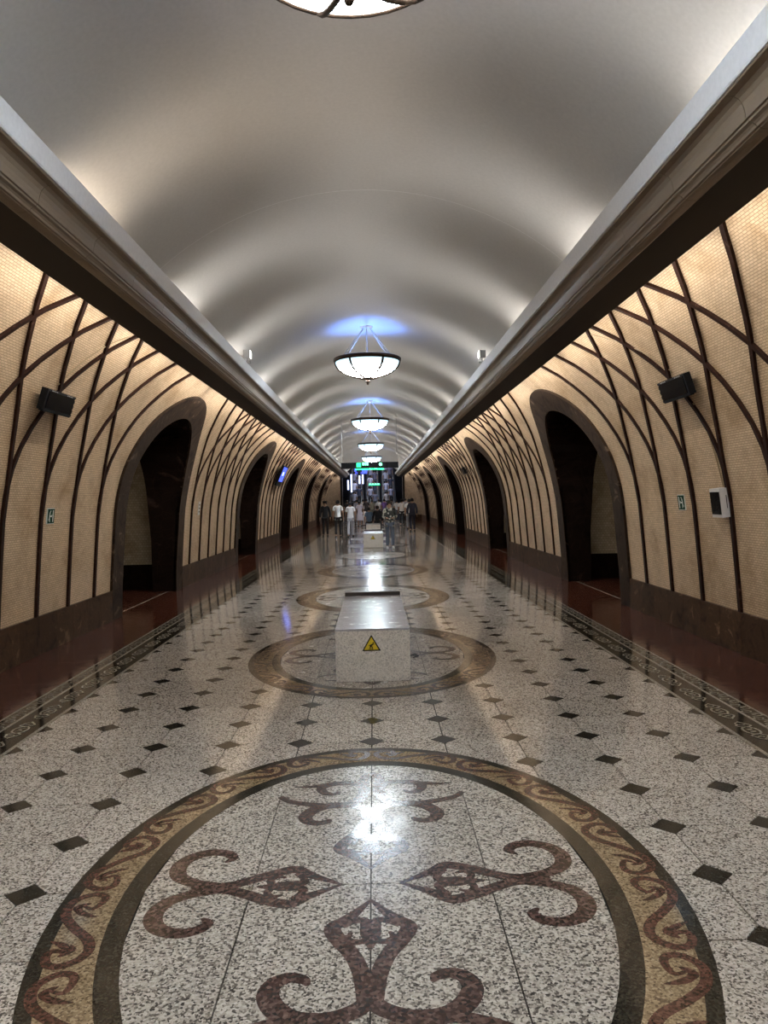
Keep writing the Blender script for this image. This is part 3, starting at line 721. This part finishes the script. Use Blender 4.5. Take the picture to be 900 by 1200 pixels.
def chandelier(y, label, first=False):
    e = empty('chandelier', (0, y, RZ)); tag(e, label, 'chandelier', 'bowl chandeliers down the middle of the hall')
    a0 = {True: .35}.get(first, .52)
    link('canopy', meshes['canopy'], e, (0, 0, TOPH)); link('rim', meshes['rim'], e)
    b = link('bowl', meshes['bowl'], e); link('finial', meshes['finial'], e, (0, 0, -DEP))
    link('hoop', meshes['hoop'], b); link('bowl_lining', meshes['bowl_lining'], b)
    for k in range(6): link('suspension_rod', meshes['suspension_rod'], e, rot=(0, 0, a0 + k * PI / 3)); link('bowl_rib', meshes['bowl_rib'], b, rot=(0, 0, a0 + .5 + k * PI / 3))
    ld = bpy.data.lights.new('bowl_uplight', 'SPOT'); ld.energy = BLUE_POWER; ld.color = (.10, .28, 1.0); ld.spot_size = math.radians(118); ld.spot_blend = .45; ld.shadow_soft_size = .05
    lo = link('bowl_uplight', ld, e, (0, 0, -.02), (PI, 0, 0))
for k, (c, lb) in enumerate(zip(YA, ['bowl chandelier behind the viewer', 'bowl chandelier cut off by the top edge of the view', 'largest wholly visible glowing bowl chandelier on thin rods', 'second visible glowing bowl chandelier, below the largest one',
                                     'third visible glowing bowl chandelier, just above the black hanging sign', 'glowing bowl chandelier showing just under the black hanging sign', 'farthest glowing bowl chandelier near the escalator opening'])):
    chandelier(c - (.23 if k == 1 else 0), lb, k == 1)

# ------------------------------------------------------------------ cove floodlights behind the fascias
SPL = BAY * 2 / 7
m_fb = MB().box(-.05, .05, -.66, .66, -.05, .05).mesh('housing', M_STEEL)
m_fl = MB().box(-.045, .045, -.64, .64, .05, .056).mesh('lens', M_LAMPF)
m_fk = MB().box(-.012, .012, -.68, -.665, -.10, .03).box(-.012, .012, .665, .68, -.10, .03).box(-.012, .012, -.68, .68, -.105, -.095).mesh('bracket', M_STEEL)
for s, start in ((-1, 5.10 * H), (1, 5.75 * H)):
    y = start - 6 * SPL
    while y < YE - .5:
        if y > YS + .4:
            e = link('floodlight', m_fb, CORN[s], (s * 1.34 * H, y, 2.135 * H), (0, -s * math.radians(55), 0))
            link('lens', m_fl, e); link('bracket', m_fk, e)
            ld = bpy.data.lights.new('flood', 'AREA'); ld.energy = COVE_POWER; ld.shape = 'RECTANGLE'; ld.size = .07; ld.size_y = 0.9; ld.spread = math.radians(84)
            ld.color = (1.0, .97, .91)
            if s < 0 and 4.8 < y < 7.0: ld.color = (1.0, .82, .62)
            link('flood', ld, e, (0, 0, .06), (PI, 0, 0))
        y += SPL
    y = YP[1] - BAY / 2
    WL = BAY / 4
    m_wh = MB().box(-.02, .02, -WL / 2 + .1, WL / 2 - .1, -.012, .012).mesh('wash_lamp', M_STEEL)
    while y < YE - .5:
        e = link('wash_lamp', m_wh, CORN[s], (s * 1.468 * H, y + WL / 2, 2.105 * H), (0, -s * math.radians(-116), 0))
        ld = bpy.data.lights.new('wash', 'AREA'); ld.shape = 'RECTANGLE'; ld.size = .03; ld.size_y = WL - .2; ld.spread = math.radians(160); ld.energy = WASH_POWER; ld.color = (1.0, .96, .92)
        link('wash', ld, e, (0, 0, .016), (PI, 0, 0))
        y += WL
for s, yk, nm in ((-1, 6.92 * H, 'left'), (1, 7.15 * H, 'right')):
    e = empty('spot_lamp', (s * 1.066 * H, yk, 2.238 * H)); tag(e, 'small silver lamp standing on the edge of the %s ceiling fascia' % nm, 'lamp', 'small lamps on the fascia edges')
    MB().box(-.06, .06, -.02, .02, 0, .03).build('foot', M_STEEL, e)
    MB().tube([(0, 0, .03), (0, 0, .10)], .012).build('stem', M_STEEL, e)
    MB().box(-.05, .05, -.05, .09, .08, .20).build('head', M_STEEL, e)
    MB().box(-s * .05 - .004, -s * .05 + .004, -.04, .08, .09, .19).build('lens', M_LAMPF, e)

# ------------------------------------------------------------------ benches
def warning(parent, y, x=0, z=.34):
    w = MB()
    def tri(sz, yy): return [(-sz, yy, -sz * .577), (sz, yy, -sz * .577), (0, yy, sz * 1.155)]
    o = MB().add(tri(.088, y - .004), [(0, 1, 2)]).build('warning_triangle', M_BLACK, parent, loc=(x, 0, z))
    MB().add(tri(.070, y - .006), [(0, 1, 2)]).build('yellow_field', M_YELLOW, o)
    f = MB(); yy = y - .008
    def bar(a, b, wd):
        d = Vector((b[0] - a[0], b[1] - a[1])).normalized(); n = Vector((-d.y, d.x)) * wd / 2
        f.add([(a[0] - n.x, yy, a[1] - n.y), (b[0] - n.x, yy, b[1] - n.y), (b[0] + n.x, yy, b[1] + n.y), (a[0] + n.x, yy, a[1] + n.y)], [(0, 1, 2, 3)])
    bar((-.012, -.008), (.012, .014), .014); bar((.010, .012), (.027, .010), .006); bar((-.002, .008), (-.026, .002), .006)
    bar((-.012, -.008), (.010, -.014), .008); bar((.010, -.014), (.008, -.032), .007); bar((-.012, -.008), (-.012, -.030), .008); bar((-.03, -.034), (.02, -.034), .004)
    f.add([(.018 + .008 * math.cos(a), yy, .024 + .008 * math.sin(a)) for a in np.linspace(0, 2 * PI, 9)[:-1]], [tuple(range(8))])
    f.build('falling_figure', M_BLACK, o)
BL, BW, BH = 2.56, .704, .503
bench_labels = ['nearest pale terrazzo bench block with a yellow warning triangle, standing on a medallion', 'second pale terrazzo bench block with a warning triangle, beside the woman in jeans', 'small pale terrazzo bench block behind the second bench']
for k, yb in enumerate((8.55, 29.0, 39.3)):
    e = empty('bench', (0.012, yb, 0)); tag(e, bench_labels[k], 'bench', 'terrazzo benches on the hall axis')
    bm = bmesh.new(); bmesh.ops.create_cube(bm, size=1.0); bmesh.ops.scale(bm, vec=(BW, BL, BH - .02), verts=bm.verts); bmesh.ops.translate(bm, vec=(0, 0, (BH - .02) / 2 + .0035), verts=bm.verts)
    bmesh.ops.bevel(bm, geom=bm.edges[:], offset=.005, segments=2, affect='EDGES'); me = bpy.data.meshes.new('body'); bm.to_mesh(me); bm.free(); me.materials.append(M_TERR); link('body', me, e)
    bm = bmesh.new(); bmesh.ops.create_cube(bm, size=1.0); bmesh.ops.scale(bm, vec=(BW + .004, BL + .004, .02), verts=bm.verts); bmesh.ops.translate(bm, vec=(0, 0, BH - .01), verts=bm.verts)
    bmesh.ops.bevel(bm, geom=bm.edges[:], offset=.006, segments=2, affect='EDGES'); me = bpy.data.meshes.new('top_slab'); bm.to_mesh(me); bm.free(); me.materials.append(M_BTOP); link('top_slab', me, e)
    MB().box(-BW / 2 + .004, BW / 2 - .004, BL / 2 - .05, BL / 2, BH, BH + .045).build('end_rail', M_RAIL, e)
    MB().box(-BW / 2 + .002, BW / 2 - .002, BL / 2 - .052, BL / 2 + .002, BH + .045, BH + .054).build('rail_cap', M_BTOP, e)
    if k < 2: warning(e, -BL / 2, -.012, .345)
tag(MB().tube([(.36, 8.45, .012), (.42, 8.4, .012), (.47, 8.46, .012), (.50, 8.36, .012), (.44, 8.28, .012)], .006).build('cable_loop', M_BLACK), 'short black cable end lying on the floor right of the nearest bench', 'cable')

# ------------------------------------------------------------------ wall fittings
def wall_frame(s, y, z, yaw=0.0, off=0.0):
    """matrix: local x = along the hall (towards the far end), local y = up the wall, local z = out of the wall"""
    nx, nz = wnorm(z); n = Vector((s * nx, 0, nz)); a = Vector((0, 1, 0)); up = n.cross(a)
    if up.z < 0: up = -up
    M = Matrix((a, up, a.cross(up))).transposed()
    if (a.cross(up)).dot(n) < 0: M = Matrix((-a, up, (-a).cross(up))).transposed()
    M = M @ Matrix.Rotation(yaw, 3, 'Y')
    M4 = M.to_4x4(); M4.translation = Vector((s * WX(z), y, z)) + n * off
    return M4
# dark notched display boxes on the nearest piers
for s, side, other in ((-1, 'left', 'exit sign'), (1, 'right', 'white box')):
    e = empty('display_box')
    up_ = Vector((-s * .30, 0, .954)); ax_ = Vector((0, -s, 0)); Mx = Matrix((ax_, up_, ax_.cross(up_))).transposed().to_4x4(); Mx.translation = Vector((s * 3.345, 8.42 if s < 0 else 8.32, 2.85)); e.matrix_world = Mx
    tag(e, 'black notched display box mounted on the ribs of the %s wall' % side, 'display', 'black display boxes on the near walls')
    fx = 1 if s > 0 else 1
    # local +x: for the left wall the frame is mirrored so find which way is the far end
    far = 1 if (e.matrix_world.to_3x3() @ Vector((1, 0, 0))).y > 0 else -1
    w, h_, dp = .37, .115, .035
    pts = [(-far * w, -h_), (far * w * .94, -h_)]
    for q in range(4):
        ya = -h_ + (q + .25) * 2 * h_ / 4.2; pts += [(far * w * 1.0, ya), (far * w * .93, ya + .02), (far * w * .99, ya + .035)]
    pts += [(far * w, h_), (-far * w, h_)]
    if far < 0: pts = pts[::-1]
    MB().prism(pts, -dp, dp).build('housing', M_BLACK, e)
    MB().box(-w * .9, w * .9, -h_ * .8, h_ * .8, dp, dp + .006).build('front_panel', M_BLACKGL, e)
    for k in range(4):
        for c in (-.27, .13): MB().box(c + k * .04, c + k * .04 + .016, h_ * .86, h_ * .86 + .008, dp, dp + .004).build('indicator', M_WHITE, e)
    MB().box(-w * .95, w * .95, -h_ - .012, -h_ + .004, -dp * .5, dp * .8).build('lower_rail', M_BLACK, e)
    MB().tube([(0, 0, -dp), (0, 0, -.12)], .03, 8).build('wall_mount', M_BLACK, e)
# lit display farther along on the left pier, smaller dark one on the right
e = empty('display'); e.matrix_world = wall_frame(-1, 28.9, 1.60 * H, off=.16)
tag(e, 'lit blue display screen on the left wall, third pier', 'display')
MB().box(-.62, .62, -.40, .40, -.05, .03).build('housing', M_BLACK, e)
sc_ = MB().box(-.54, .54, -.22, .35, .03, .036).build('screen', M_SCREEN, e)
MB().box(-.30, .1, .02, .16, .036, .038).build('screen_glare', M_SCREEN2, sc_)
MB().tube([(0, 0, -.05), (0, 0, -.18)], .04, 8).build('wall_mount', M_BLACK, e)
e = empty('display'); e.matrix_world = wall_frame(1, 28.4, 1.60 * H, off=.10)
tag(e, 'small dark display box on the right wall, third pier', 'display')
MB().box(-.20, .20, -.13, .13, -.05, .04).build('housing', M_BLACK, e); MB().box(-.17, .17, -.10, .10, .04, .045).build('screen', M_BLACKGL, e)
MB().tube([(0, 0, -.05), (0, 0, -.12)], .03, 8).build('wall_mount', M_BLACK, e)
# green emergency signs
def exit_sign(s, y, z, label):
    e = empty('exit_sign'); e.matrix_world = wall_frame(s, y, z, off=.012); tag(e, label, 'sign', 'green pictogram signs on the walls')
    far = 1 if (e.matrix_world.to_3x3() @ Vector((1, 0, 0))).y > 0 else -1
    w, h_ = .10, .095
    MB().box(-w, w, -h_, h_, -.014, .002).build('backing', M_SIGNW, e); MB().box(-w * .94, w * .94, -h_ * .92, h_ * .92, .002, .004).build('green_panel', M_GREEN, e)
    f = MB(); zz = .0055
    def bar(a, b, wd):
        a = (a[0] * far, a[1]); b = (b[0] * far, b[1])
        d = Vector((b[0] - a[0], b[1] - a[1])).normalized(); n = Vector((-d.y, d.x)) * wd / 2
        f.add([(a[0] - n.x, a[1] - n.y, zz), (b[0] - n.x, b[1] - n.y, zz), (b[0] + n.x, b[1] + n.y, zz), (a[0] + n.x, a[1] + n.y, zz)], [(0, 1, 2, 3)])
    bar((.052, -.07), (.052, .07), .024)
    bar((-.045, .0), (-.035, .045), .022); bar((-.035, .045), (-.012, .066), .014); bar((-.045, .0), (.02, -.004), .016); bar((.016, -.004), (.02, .018), .014)
    bar((-.045, .0), (-.055, -.04), .018); bar((-.045, -.0), (-.035, -.07), .016); bar((-.055, -.04), (-.068, -.05), .016)
    f.build('pictogram', M_SIGNW, e)
exit_sign(-1, 9.28, 1.615, 'small dark green exit pictogram sign on the left mosaic wall')
exit_sign(1, 9.38, 1.60, 'small dark green exit pictogram sign on the right mosaic wall')
def notice(s, y, z, w, h_, label):
    e = empty('notice'); e.matrix_world = wall_frame(s, y, z, off=.01); tag(e, label, 'notice', 'white notices on the left wall')
    MB().box(-w / 2, w / 2, -h_ / 2, h_ / 2, -.012, .003).build('sheet', M_WHITE, e)
    for k in range(3): MB().box(-w * .34, w * .34, -h_ * .3 + k * h_ * .25, -h_ * .3 + k * h_ * .25 + h_ * .10, .003, .004).build('printed_block', M_LINE, e)
notice(-1, 17.15, 1.62, .15, .30, 'white paper notice on the left wall past the first arch')
notice(-1, 39.2, 1.66, .20, .36, 'white paper notice on the left wall far along, past the third arch')
# white wall unit with a dark window, right wall
e = empty('wall_unit'); e.matrix_world = wall_frame(1, 8.20, 1.61, off=.06)
tag(e, 'white boxy wall unit with a dark window on the right wall', 'wall unit')
far = 1 if (e.matrix_world.to_3x3() @ Vector((1, 0, 0))).y > 0 else -1
MB().box(-.12, .12, -.155, .155, -.09, .055).build('case', M_WHITE, e)
MB().box(-.11, .11, -.12, .12, .055, .060).build('window', M_BLACKGL, e)
MB().box(-.12 * far - .003, -.12 * far + .003, -.06, .08, -.012, -.006).build('vent_slot', M_GROUT, e)
def wall_cable(s, pts, r, mat, label):
    path = []
    for y, z in catmull(pts, 6):
        nx, nz = wnorm(z); path.append((s * (WX(z) + nx * (r + .002)), y, z + nz * (r + .002)))
    tag(MB().tube(path, r, 5).build('cable', mat, smooth=True), label, 'cable')
M_CABLE = plain('cable_tan', (.34, .25, .14), .5)
wall_cable(1, [(8.30, 1.56 * H), (8.24, 1.40 * H), (8.22, 1.22 * H), (8.20, 1.03 * H)], .007, M_CABLE, 'tan cable running down the right wall to the white wall unit')
wall_cable(1, [(8.42, 1.77 * H), (8.75, 1.93 * H), (9.25, 2.08 * H), (9.6, 2.16 * H)], .007, M_CABLE, 'thin tan cable rising from the right display box towards the cornice')
wall_cable(-1, [(8.45, 1.77 * H), (8.65, 1.93 * H), (8.95, 2.08 * H), (9.25, 2.17 * H)], .007, M_CABLE, 'thin tan cable rising from the left display box towards the cornice')

# ------------------------------------------------------------------ hanging direction sign
e = empty('hanging_sign', (-.045, 26.2, 0)); tag(e, 'long black hanging sign with green lit symbols across the hall', 'sign')
zb = 2.79
MB().box(-.97, .97, 0, .10, zb, zb + .20).build('housing', M_BLACK, e)
MB().box(-.45, -.30, -.012, 0, zb + .045, zb + .185).build('green_symbol', M_GREENLIT, e)
f = MB()
for (x0, x1, z0, z1) in ((-.25, -.19, .10, .20), (-.17, -.13, .10, .20), (-.11, -.05, .10, .20), (-.25, -.05, .14, .165)): f.box(x0, x1, -.014, 0, zb + z0, zb + z1)
f.build('green_lettering', M_GREENTXT, e)
MB().add([(.365 + .055 * math.cos(a), -.012, zb + .125 + .055 * math.sin(a)) for a in np.linspace(0, 2 * PI, 17)[:-1]], [tuple(range(15, -1, -1))]).build('green_disc', M_GREENTXT, e)
MB().box(-.49, .46, -.02, .03, zb - .05, zb - .005).build('green_strip', M_GREENLIT, e)
for sx in (-1, 1):
    MB().tube([(sx * .93, .05, zb + .2), (sx * .93, .05, ceil_z(.93))], .008, 5).build('hanging_rod', M_STEEL, e)

# ------------------------------------------------------------------ people
CL = {}
def cloth(rgb, pattern=False):
    key = (rgb, pattern)
    if key not in CL:
        m = plain('cloth', rgb, .8)
        if pattern:
            nt = m.node_tree; b = nt.nodes['Principled BSDF']; tc = N(nt, 'ShaderNodeTexCoord'); v = N(nt, 'ShaderNodeTexVoronoi', Scale=16.0)
            nt.links.new(tc.outputs['Object'], v.inputs['Vector']); r = ramp(nt, [(.0, (.03, .03, .028)), (.35, (.04, .04, .035)), (.55, (.42, .40, .34)), (1, (.5, .48, .42))], 'CONSTANT')
            nt.links.new(v.outputs['Color'], r.inputs[0]); nt.links.new(r.outputs[0], b.inputs['Base Color'])
        CL[key] = m
    return CL[key]
SKIN_M = plain('skin', (.36, .21, .14), .6)
def skin_mesh(name, verts, edges, radii, mat, parent, sub=1, root=0):
    me = bpy.data.meshes.new(name); me.from_pydata(verts, edges, []); me.materials.append(mat)
    o = link(name, me, parent); md = o.modifiers.new('skin', 'SKIN'); md.use_smooth_shade = True
    sv = me.skin_vertices[0].data
    for i, r in enumerate(radii): sv[i].radius = r if isinstance(r, tuple) else (r, r); sv[i].use_root = (i == root)
    s2 = o.modifiers.new('sub', 'SUBSURF'); s2.levels = sub; s2.render_levels = sub
    return o
def person(loc, rz, height, label, top, bottom, hair=(.012, .009, .008), stride=.0, arms='down', dress=False, sleeves='short', cap=None, bag=None, sit=False, shoes=(.015, .015, .015), pattern=False, detail=True, group='people at the far end of the hall'):
    k = height / 1.72
    e = empty('person', loc, (0, 0, rz)); e.scale = (k, k, k); tag(e, label, 'person', group)
    st = stride
    hz = .93 if not sit else .60
    dz = hz - .93
    J = dict(hem=(0, 0, .845 + dz), pel=(0, 0, .94 + dz), sp=(0, 0, 1.10 + dz), ch=(0, 0, 1.30 + dz), nb=(0, 0, 1.45 + dz), nk=(0, .012, 1.51 + dz), hd=(0, .02, 1.60 + dz), ht=(0, .012, 1.665 + dz))
    for s, t in ((-1, 'l'), (1, 'r')):
        q = st * s
        if arms == 'down': el, wr = (s * .235, -q * .10 - .02, 1.15 + dz), (s * .245, -q * .22 + .05, .92 + dz)
        elif arms == 'front': el, wr = (s * .23, -.02, 1.15 + dz), (s * .12, .19, 1.12 + dz)
        elif arms == 'phone': el, wr = ((s * .235, .0, 1.15 + dz), (s * .13, .20, 1.28 + dz)) if s > 0 else ((s * .235, -.02, 1.15 + dz), (s * .245, .04, .92 + dz))
        J['sh' + t] = (s * .165, 0, 1.415 + dz); J['el' + t] = el; J['wr' + t] = wr
        d = (Vector(wr) - Vector(el)).normalized(); J['pa' + t] = tuple(Vector(wr) + d * .075)
        J['hp' + t] = (s * .088, 0, .885 + dz)
        if sit: J['kn' + t] = (s * .11, .42, .56); J['an' + t] = (s * .11, .44, .09); J['to' + t] = (s * .12, .58, .04)
        else: J['kn' + t] = (s * .098, q * .17 + .02, .50); J['an' + t] = (s * .10, q * .30 - (.04 if q < 0 else 0), .09 + (.03 if q < 0 else 0)); J['to' + t] = (s * .115, q * .30 + .13, .04)
    R = dict(hem=(.158, .118), pel=(.145, .10), sp=(.125, .09), ch=(.15, .10), nb=(.07, .06), nk=.05, hd=(.073, .09), ht=(.06, .07), sh=.052, el=.040, wr=.028, pa=(.036, .018), hp=.082, kn=.056, an=.038, to=.034)
    def chain(names, pairs, extra=0.0, ov=None):
        vs = [J[n] for n in names]; ed = [(names.index(a), names.index(b)) for a, b in pairs]; rr = []
        for n in names:
            base = R.get(n, R.get(n[:2], .05)); base = base if isinstance(base, tuple) else (base, base)
            if ov and n in ov: base = ov[n] if isinstance(ov[n], tuple) else (ov[n], ov[n])
            rr.append((base[0] + extra, base[1] + extra))
        return vs, ed, rr
    names = ['pel', 'sp', 'ch', 'nb', 'nk', 'hd', 'ht']; pairs = [('pel', 'sp'), ('sp', 'ch'), ('ch', 'nb'), ('nb', 'nk'), ('nk', 'hd'), ('hd', 'ht')]
    for t in 'lr':
        names += ['sh' + t, 'el' + t, 'wr' + t, 'pa' + t, 'hp' + t, 'kn' + t, 'an' + t, 'to' + t]
        pairs += [('nb', 'sh' + t), ('sh' + t, 'el' + t), ('el' + t, 'wr' + t), ('wr' + t, 'pa' + t), ('pel', 'hp' + t), ('hp' + t, 'kn' + t), ('kn' + t, 'an' + t), ('an' + t, 'to' + t)]
    vs, ed, rr = chain(names, pairs)
    def addv(p, r, to): vs.append(tuple(p)); rr.append((r, r)); ed.append((to, len(vs) - 1)); return len(vs) - 1
    if detail:
        hd = names.index('hd'); addv((0, .125, 1.585 + dz), .012, hd); addv((-.088, .01, 1.59 + dz), .014, hd); addv((.088, .01, 1.59 + dz), .014, hd)
        for s, t in ((-1, 'l'), (1, 'r')):
            pa = Vector(J['pa' + t]); d = (pa - Vector(J['wr' + t])).normalized(); y = Vector((0, 1, 0)); y = (y - d * y.dot(d)); y = y.normalized() if y.length > .1 else Vector((1, 0, 0)); ip = names.index('pa' + t); n = d.cross(y)
            for c, ln in ((-.024, .055), (-.008, .068), (.009, .072), (.026, .062)):
                a = addv(pa + y * c + d * .03, .009, ip); addv(pa + y * c + d * (.03 + ln) + n * .012 * s, .008, a)
            addv(pa + y * .05 - d * .005, .009, ip)
    body = skin_mesh('body', vs, ed, rr, SKIN_M, e)
    # shirt
    nm = ['pel', 'sp', 'ch', 'nb', 'shl', 'ell', 'shr', 'elr', 'hem']; pr = [('hem', 'pel'), ('pel', 'sp'), ('sp', 'ch'), ('ch', 'nb'), ('nb', 'shl'), ('shl', 'ell'), ('nb', 'shr'), ('shr', 'elr')]
    save = (J['ell'], J['elr'])
    if sleeves == 'short':
        for t in 'lr': J['el' + t] = tuple(Vector(J['sh' + t]).lerp(Vector(J['el' + t]), .72))
    else:
        nm += ['wrl', 'wrr']; pr += [('ell', 'wrl'), ('elr', 'wrr')]
    a, b, c = chain(nm, pr, .022, {'sh': .06}); J['ell'], J['elr'] = save
    skin_mesh('shirt' if not dress else 'dress_top', a, b, c, cloth(top, pattern), e)
    if dress:
        mb = MB(); prof = [(.15, 1.0), (.165, .92), (.19, .75), (.23, .55), (.25, .42)]; v = []; n = 16
        for r, z in prof:
            for i in range(n): t = 2 * PI * i / n; v.append((r * (1 + .06 * math.cos(5 * t)) * math.cos(t), .75 * r * (1 + .06 * math.cos(5 * t)) * math.sin(t), z))
        mb.add(v, [(j * n + i, j * n + (i + 1) % n, (j + 1) * n + (i + 1) % n, (j + 1) * n + i) for j in range(4) for i in range(n)]).build('skirt', cloth(bottom), e, True)
    else:
        nm = ['pel', 'hpl', 'knl', 'anl', 'hpr', 'knr', 'anr']; pr = [('pel', 'hpl'), ('hpl', 'knl'), ('knl', 'anl'), ('pel', 'hpr'), ('hpr', 'knr'), ('knr', 'anr')]
        a, b, c = chain(nm, pr, .012, {'anl': .05, 'anr': .05}); skin_mesh('trousers', a, b, c, cloth(bottom), e)
    for t in 'lr':
        an, to = Vector(J['an' + t]), Vector(J['to' + t])
        mb = MB(); mb.lathe([(.004, 1), (.5, .9), (.9, .5), (1, 0), (1, -.6), (.004, -.6)], 10)
        vv = [(p[0] * .047, p[1] * .125, p[2] * .062) for p in mb.v]; mb.v = [(x + (an.x + to.x) / 2, y + (an.y + to.y) / 2 + .02, z + to.z + .0) for x, y, z in vv]
        mb.build('shoe', cloth(shoes), e, True)
    # hair or cap
    mb = MB(); mb.lathe([(.003, .115), (.05, .105), (.083, .07), (.096, .02), (.094, -.03), (.085, -.06)], 14)
    mb.v = [(x, y * 1.12 + (0 if z > .0 else -.012), z + 1.628 + dz) for x, y, z in mb.v]
    mb.build('hair', cloth(hair), e, True)
    if hair == 'long': pass
    if cap:
        mb = MB(); mb.lathe([(.003, .13), (.12, .125), (.135, .10), (.10, .065), (.098, .03)], 16); mb.v = [(x, y + .01, z + 1.60 + dz) for x, y, z in mb.v]; cp = mb.build('cap', cloth(cap), e, True)
        MB().prism([(-.08, .08), (.08, .08), (.06, .15), (-.06, .15)], 1.628 + dz, 1.638 + dz).build('visor', M_BLACK, cp)
    if bag:
        bm = bmesh.new(); bmesh.ops.create_cube(bm, size=1); bmesh.ops.scale(bm, vec=(.30, .16, .42), verts=bm.verts); bmesh.ops.translate(bm, vec=(0, -.19, 1.2 + dz), verts=bm.verts)
        bmesh.ops.bevel(bm, geom=bm.edges[:], offset=.05, segments=3, affect='EDGES'); me = bpy.data.meshes.new('backpack'); bm.to_mesh(me); bm.free(); me.materials.append(cloth(bag)); link('backpack', me, e)
    return e
BLK = (.012, .012, .014); NAVY = (.02, .024, .045); WHT = (.82, .81, .82); GRY = (.25, .25, .27); JEAN = (.10, .12, .16); LIL = (.66, .63, .74); OLV = (.30, .28, .20)
def gp(px, Y, z=0):     # ground position for a lateral image angle px (pixels right of the hall axis) at distance Y
    return (CAMX + px * Y / 905.0, Y, z)
person(gp(-57, 37.0), PI, 1.70, 'person in a dark uniform and cap with a white shirt front, at far left', BLK, BLK, sleeves='long', cap=(.01, .01, .014))
person(gp(-42, 36.0), .0, 1.72, 'person in white T-shirt and black trousers walking away, beside the uniformed one', WHT, BLK, stride=.35)
person(gp(-27.5, 36.0), .0, 1.64, 'person in white T-shirt and pale grey trousers striding away', (.80, .80, .84), (.45, .46, .52), stride=.9, hair=(.015, .015, .02), bag=None)
person(gp(-16.5, 50.0), .0, 1.62, 'person in a pale lilac dress walking away', LIL, LIL, dress=True, stride=.2)
person(gp(-11.0, 51.0), .0, 1.10, 'child in white clothes beside the lilac dress', WHT, (.5, .48, .48), stride=.2)
person((-.2, 40.28, 0), .1, 1.62, 'person in a denim blue shirt sitting on the small far bench', (.10, .16, .24), BLK, sit=True)
person((.24, 40.28, 0), -.1, 1.72, 'person in black sitting on the small far bench, beside the blue shirt', BLK, BLK, sleeves='long', sit=True)
person(gp(18.5, 26.9), PI, 1.66, 'woman in a patterned black and cream shirt and blue jeans standing beside the second bench', (.4, .38, .33), JEAN, sleeves='long', pattern=True, arms='front', shoes=(.6, .6, .62), hair=(.03, .02, .015))
person(gp(33.0, 50.0), .0, 1.70, 'person in white shirt and dark trousers walking right of the crowd', (.6, .58, .58), BLK, stride=.3)
person(gp(41.5, 44.0), .0, 1.70, 'person in white shirt half hidden behind the navy clothed one', WHT, GRY)
person(gp(45.0, 40.5), .0, 1.74, 'person in dark navy clothes standing at far right', NAVY, NAVY, sleeves='long', stride=.1)
crowd = [(-31, 57, 0, BLK, BLK, 'black clothes behind the white T-shirts'), (-20, 58.5, 0, (.3, .3, .36), BLK, 'grey shirt left of the escalator foot'), (-12, 61.0, 0, WHT, BLK, 'white top with raised shoulder at the escalator foot'),
         (-8.5, 59.0, 0, (.03, .02, .02), BLK, 'dark brown top at the escalator foot'), (-2, 62.2, 0, OLV, (.2, .18, .14), 'olive shirt in the middle of the crowd'), (6, 61.5, 0, WHT, BLK, 'white shirt in the middle of the crowd'),
         (12.5, 60.0, 0, (.14, .07, .26), BLK, 'purple top in the crowd'), (21, 61.8, 0, (.2, .2, .22), BLK, 'charcoal shirt right of the purple top'), (27, 59.0, 0, (.45, .44, .46), NAVY, 'pale grey shirt right of the middle'), (37, 60.5, 0, (.30, .28, .30), BLK, 'mauve grey top at the right post')]
TONES = [((.30, .30, .36), 'pale slate'), (BLK, 'black'), ((.45, .44, .50), 'pale grey'), ((.20, .20, .26), 'slate'), ((.34, .33, .42), 'lavender'), (NAVY, 'navy'), ((.40, .37, .36), 'beige grey'), ((.14, .13, .18), 'charcoal')]
LEVEL = ['on the lowest steps', 'low', 'a third of the way up', 'midway', 'two thirds up', 'high', 'near the top in view']
esc = []
for ei, (xc, en) in enumerate(zip(ESC_X, ('left', 'middle', 'right'))):
    for lv in range(7):
        col, nm = TONES[(ei * 3 + lv * 5) % 8]; sd = (lv + ei) % 2
        esc.append((xc + (.2 if sd else -.2), .8 + lv * .85, col, '%s top %s on the %s escalator' % (nm, LEVEL[lv], en)))
rnd = random.Random(3)
for px, Y, z, t, b, d in crowd:
    person(gp(px, Y), rnd.uniform(-.2, .2), rnd.uniform(1.64, 1.78), 'person in ' + d, t, b, stride=rnd.uniform(-.3, .3), detail=False, group='crowd at the escalators')
for x, d, t, lb in esc:
    q = round(d / .40 - .5)
    person((x, YB + (q + .5) * .40, (q + 1) * .40 * SL), rnd.uniform(-.15, .15), rnd.uniform(1.64, 1.78), 'person in ' + lb, t, BLK, detail=False, group='crowd at the escalators')
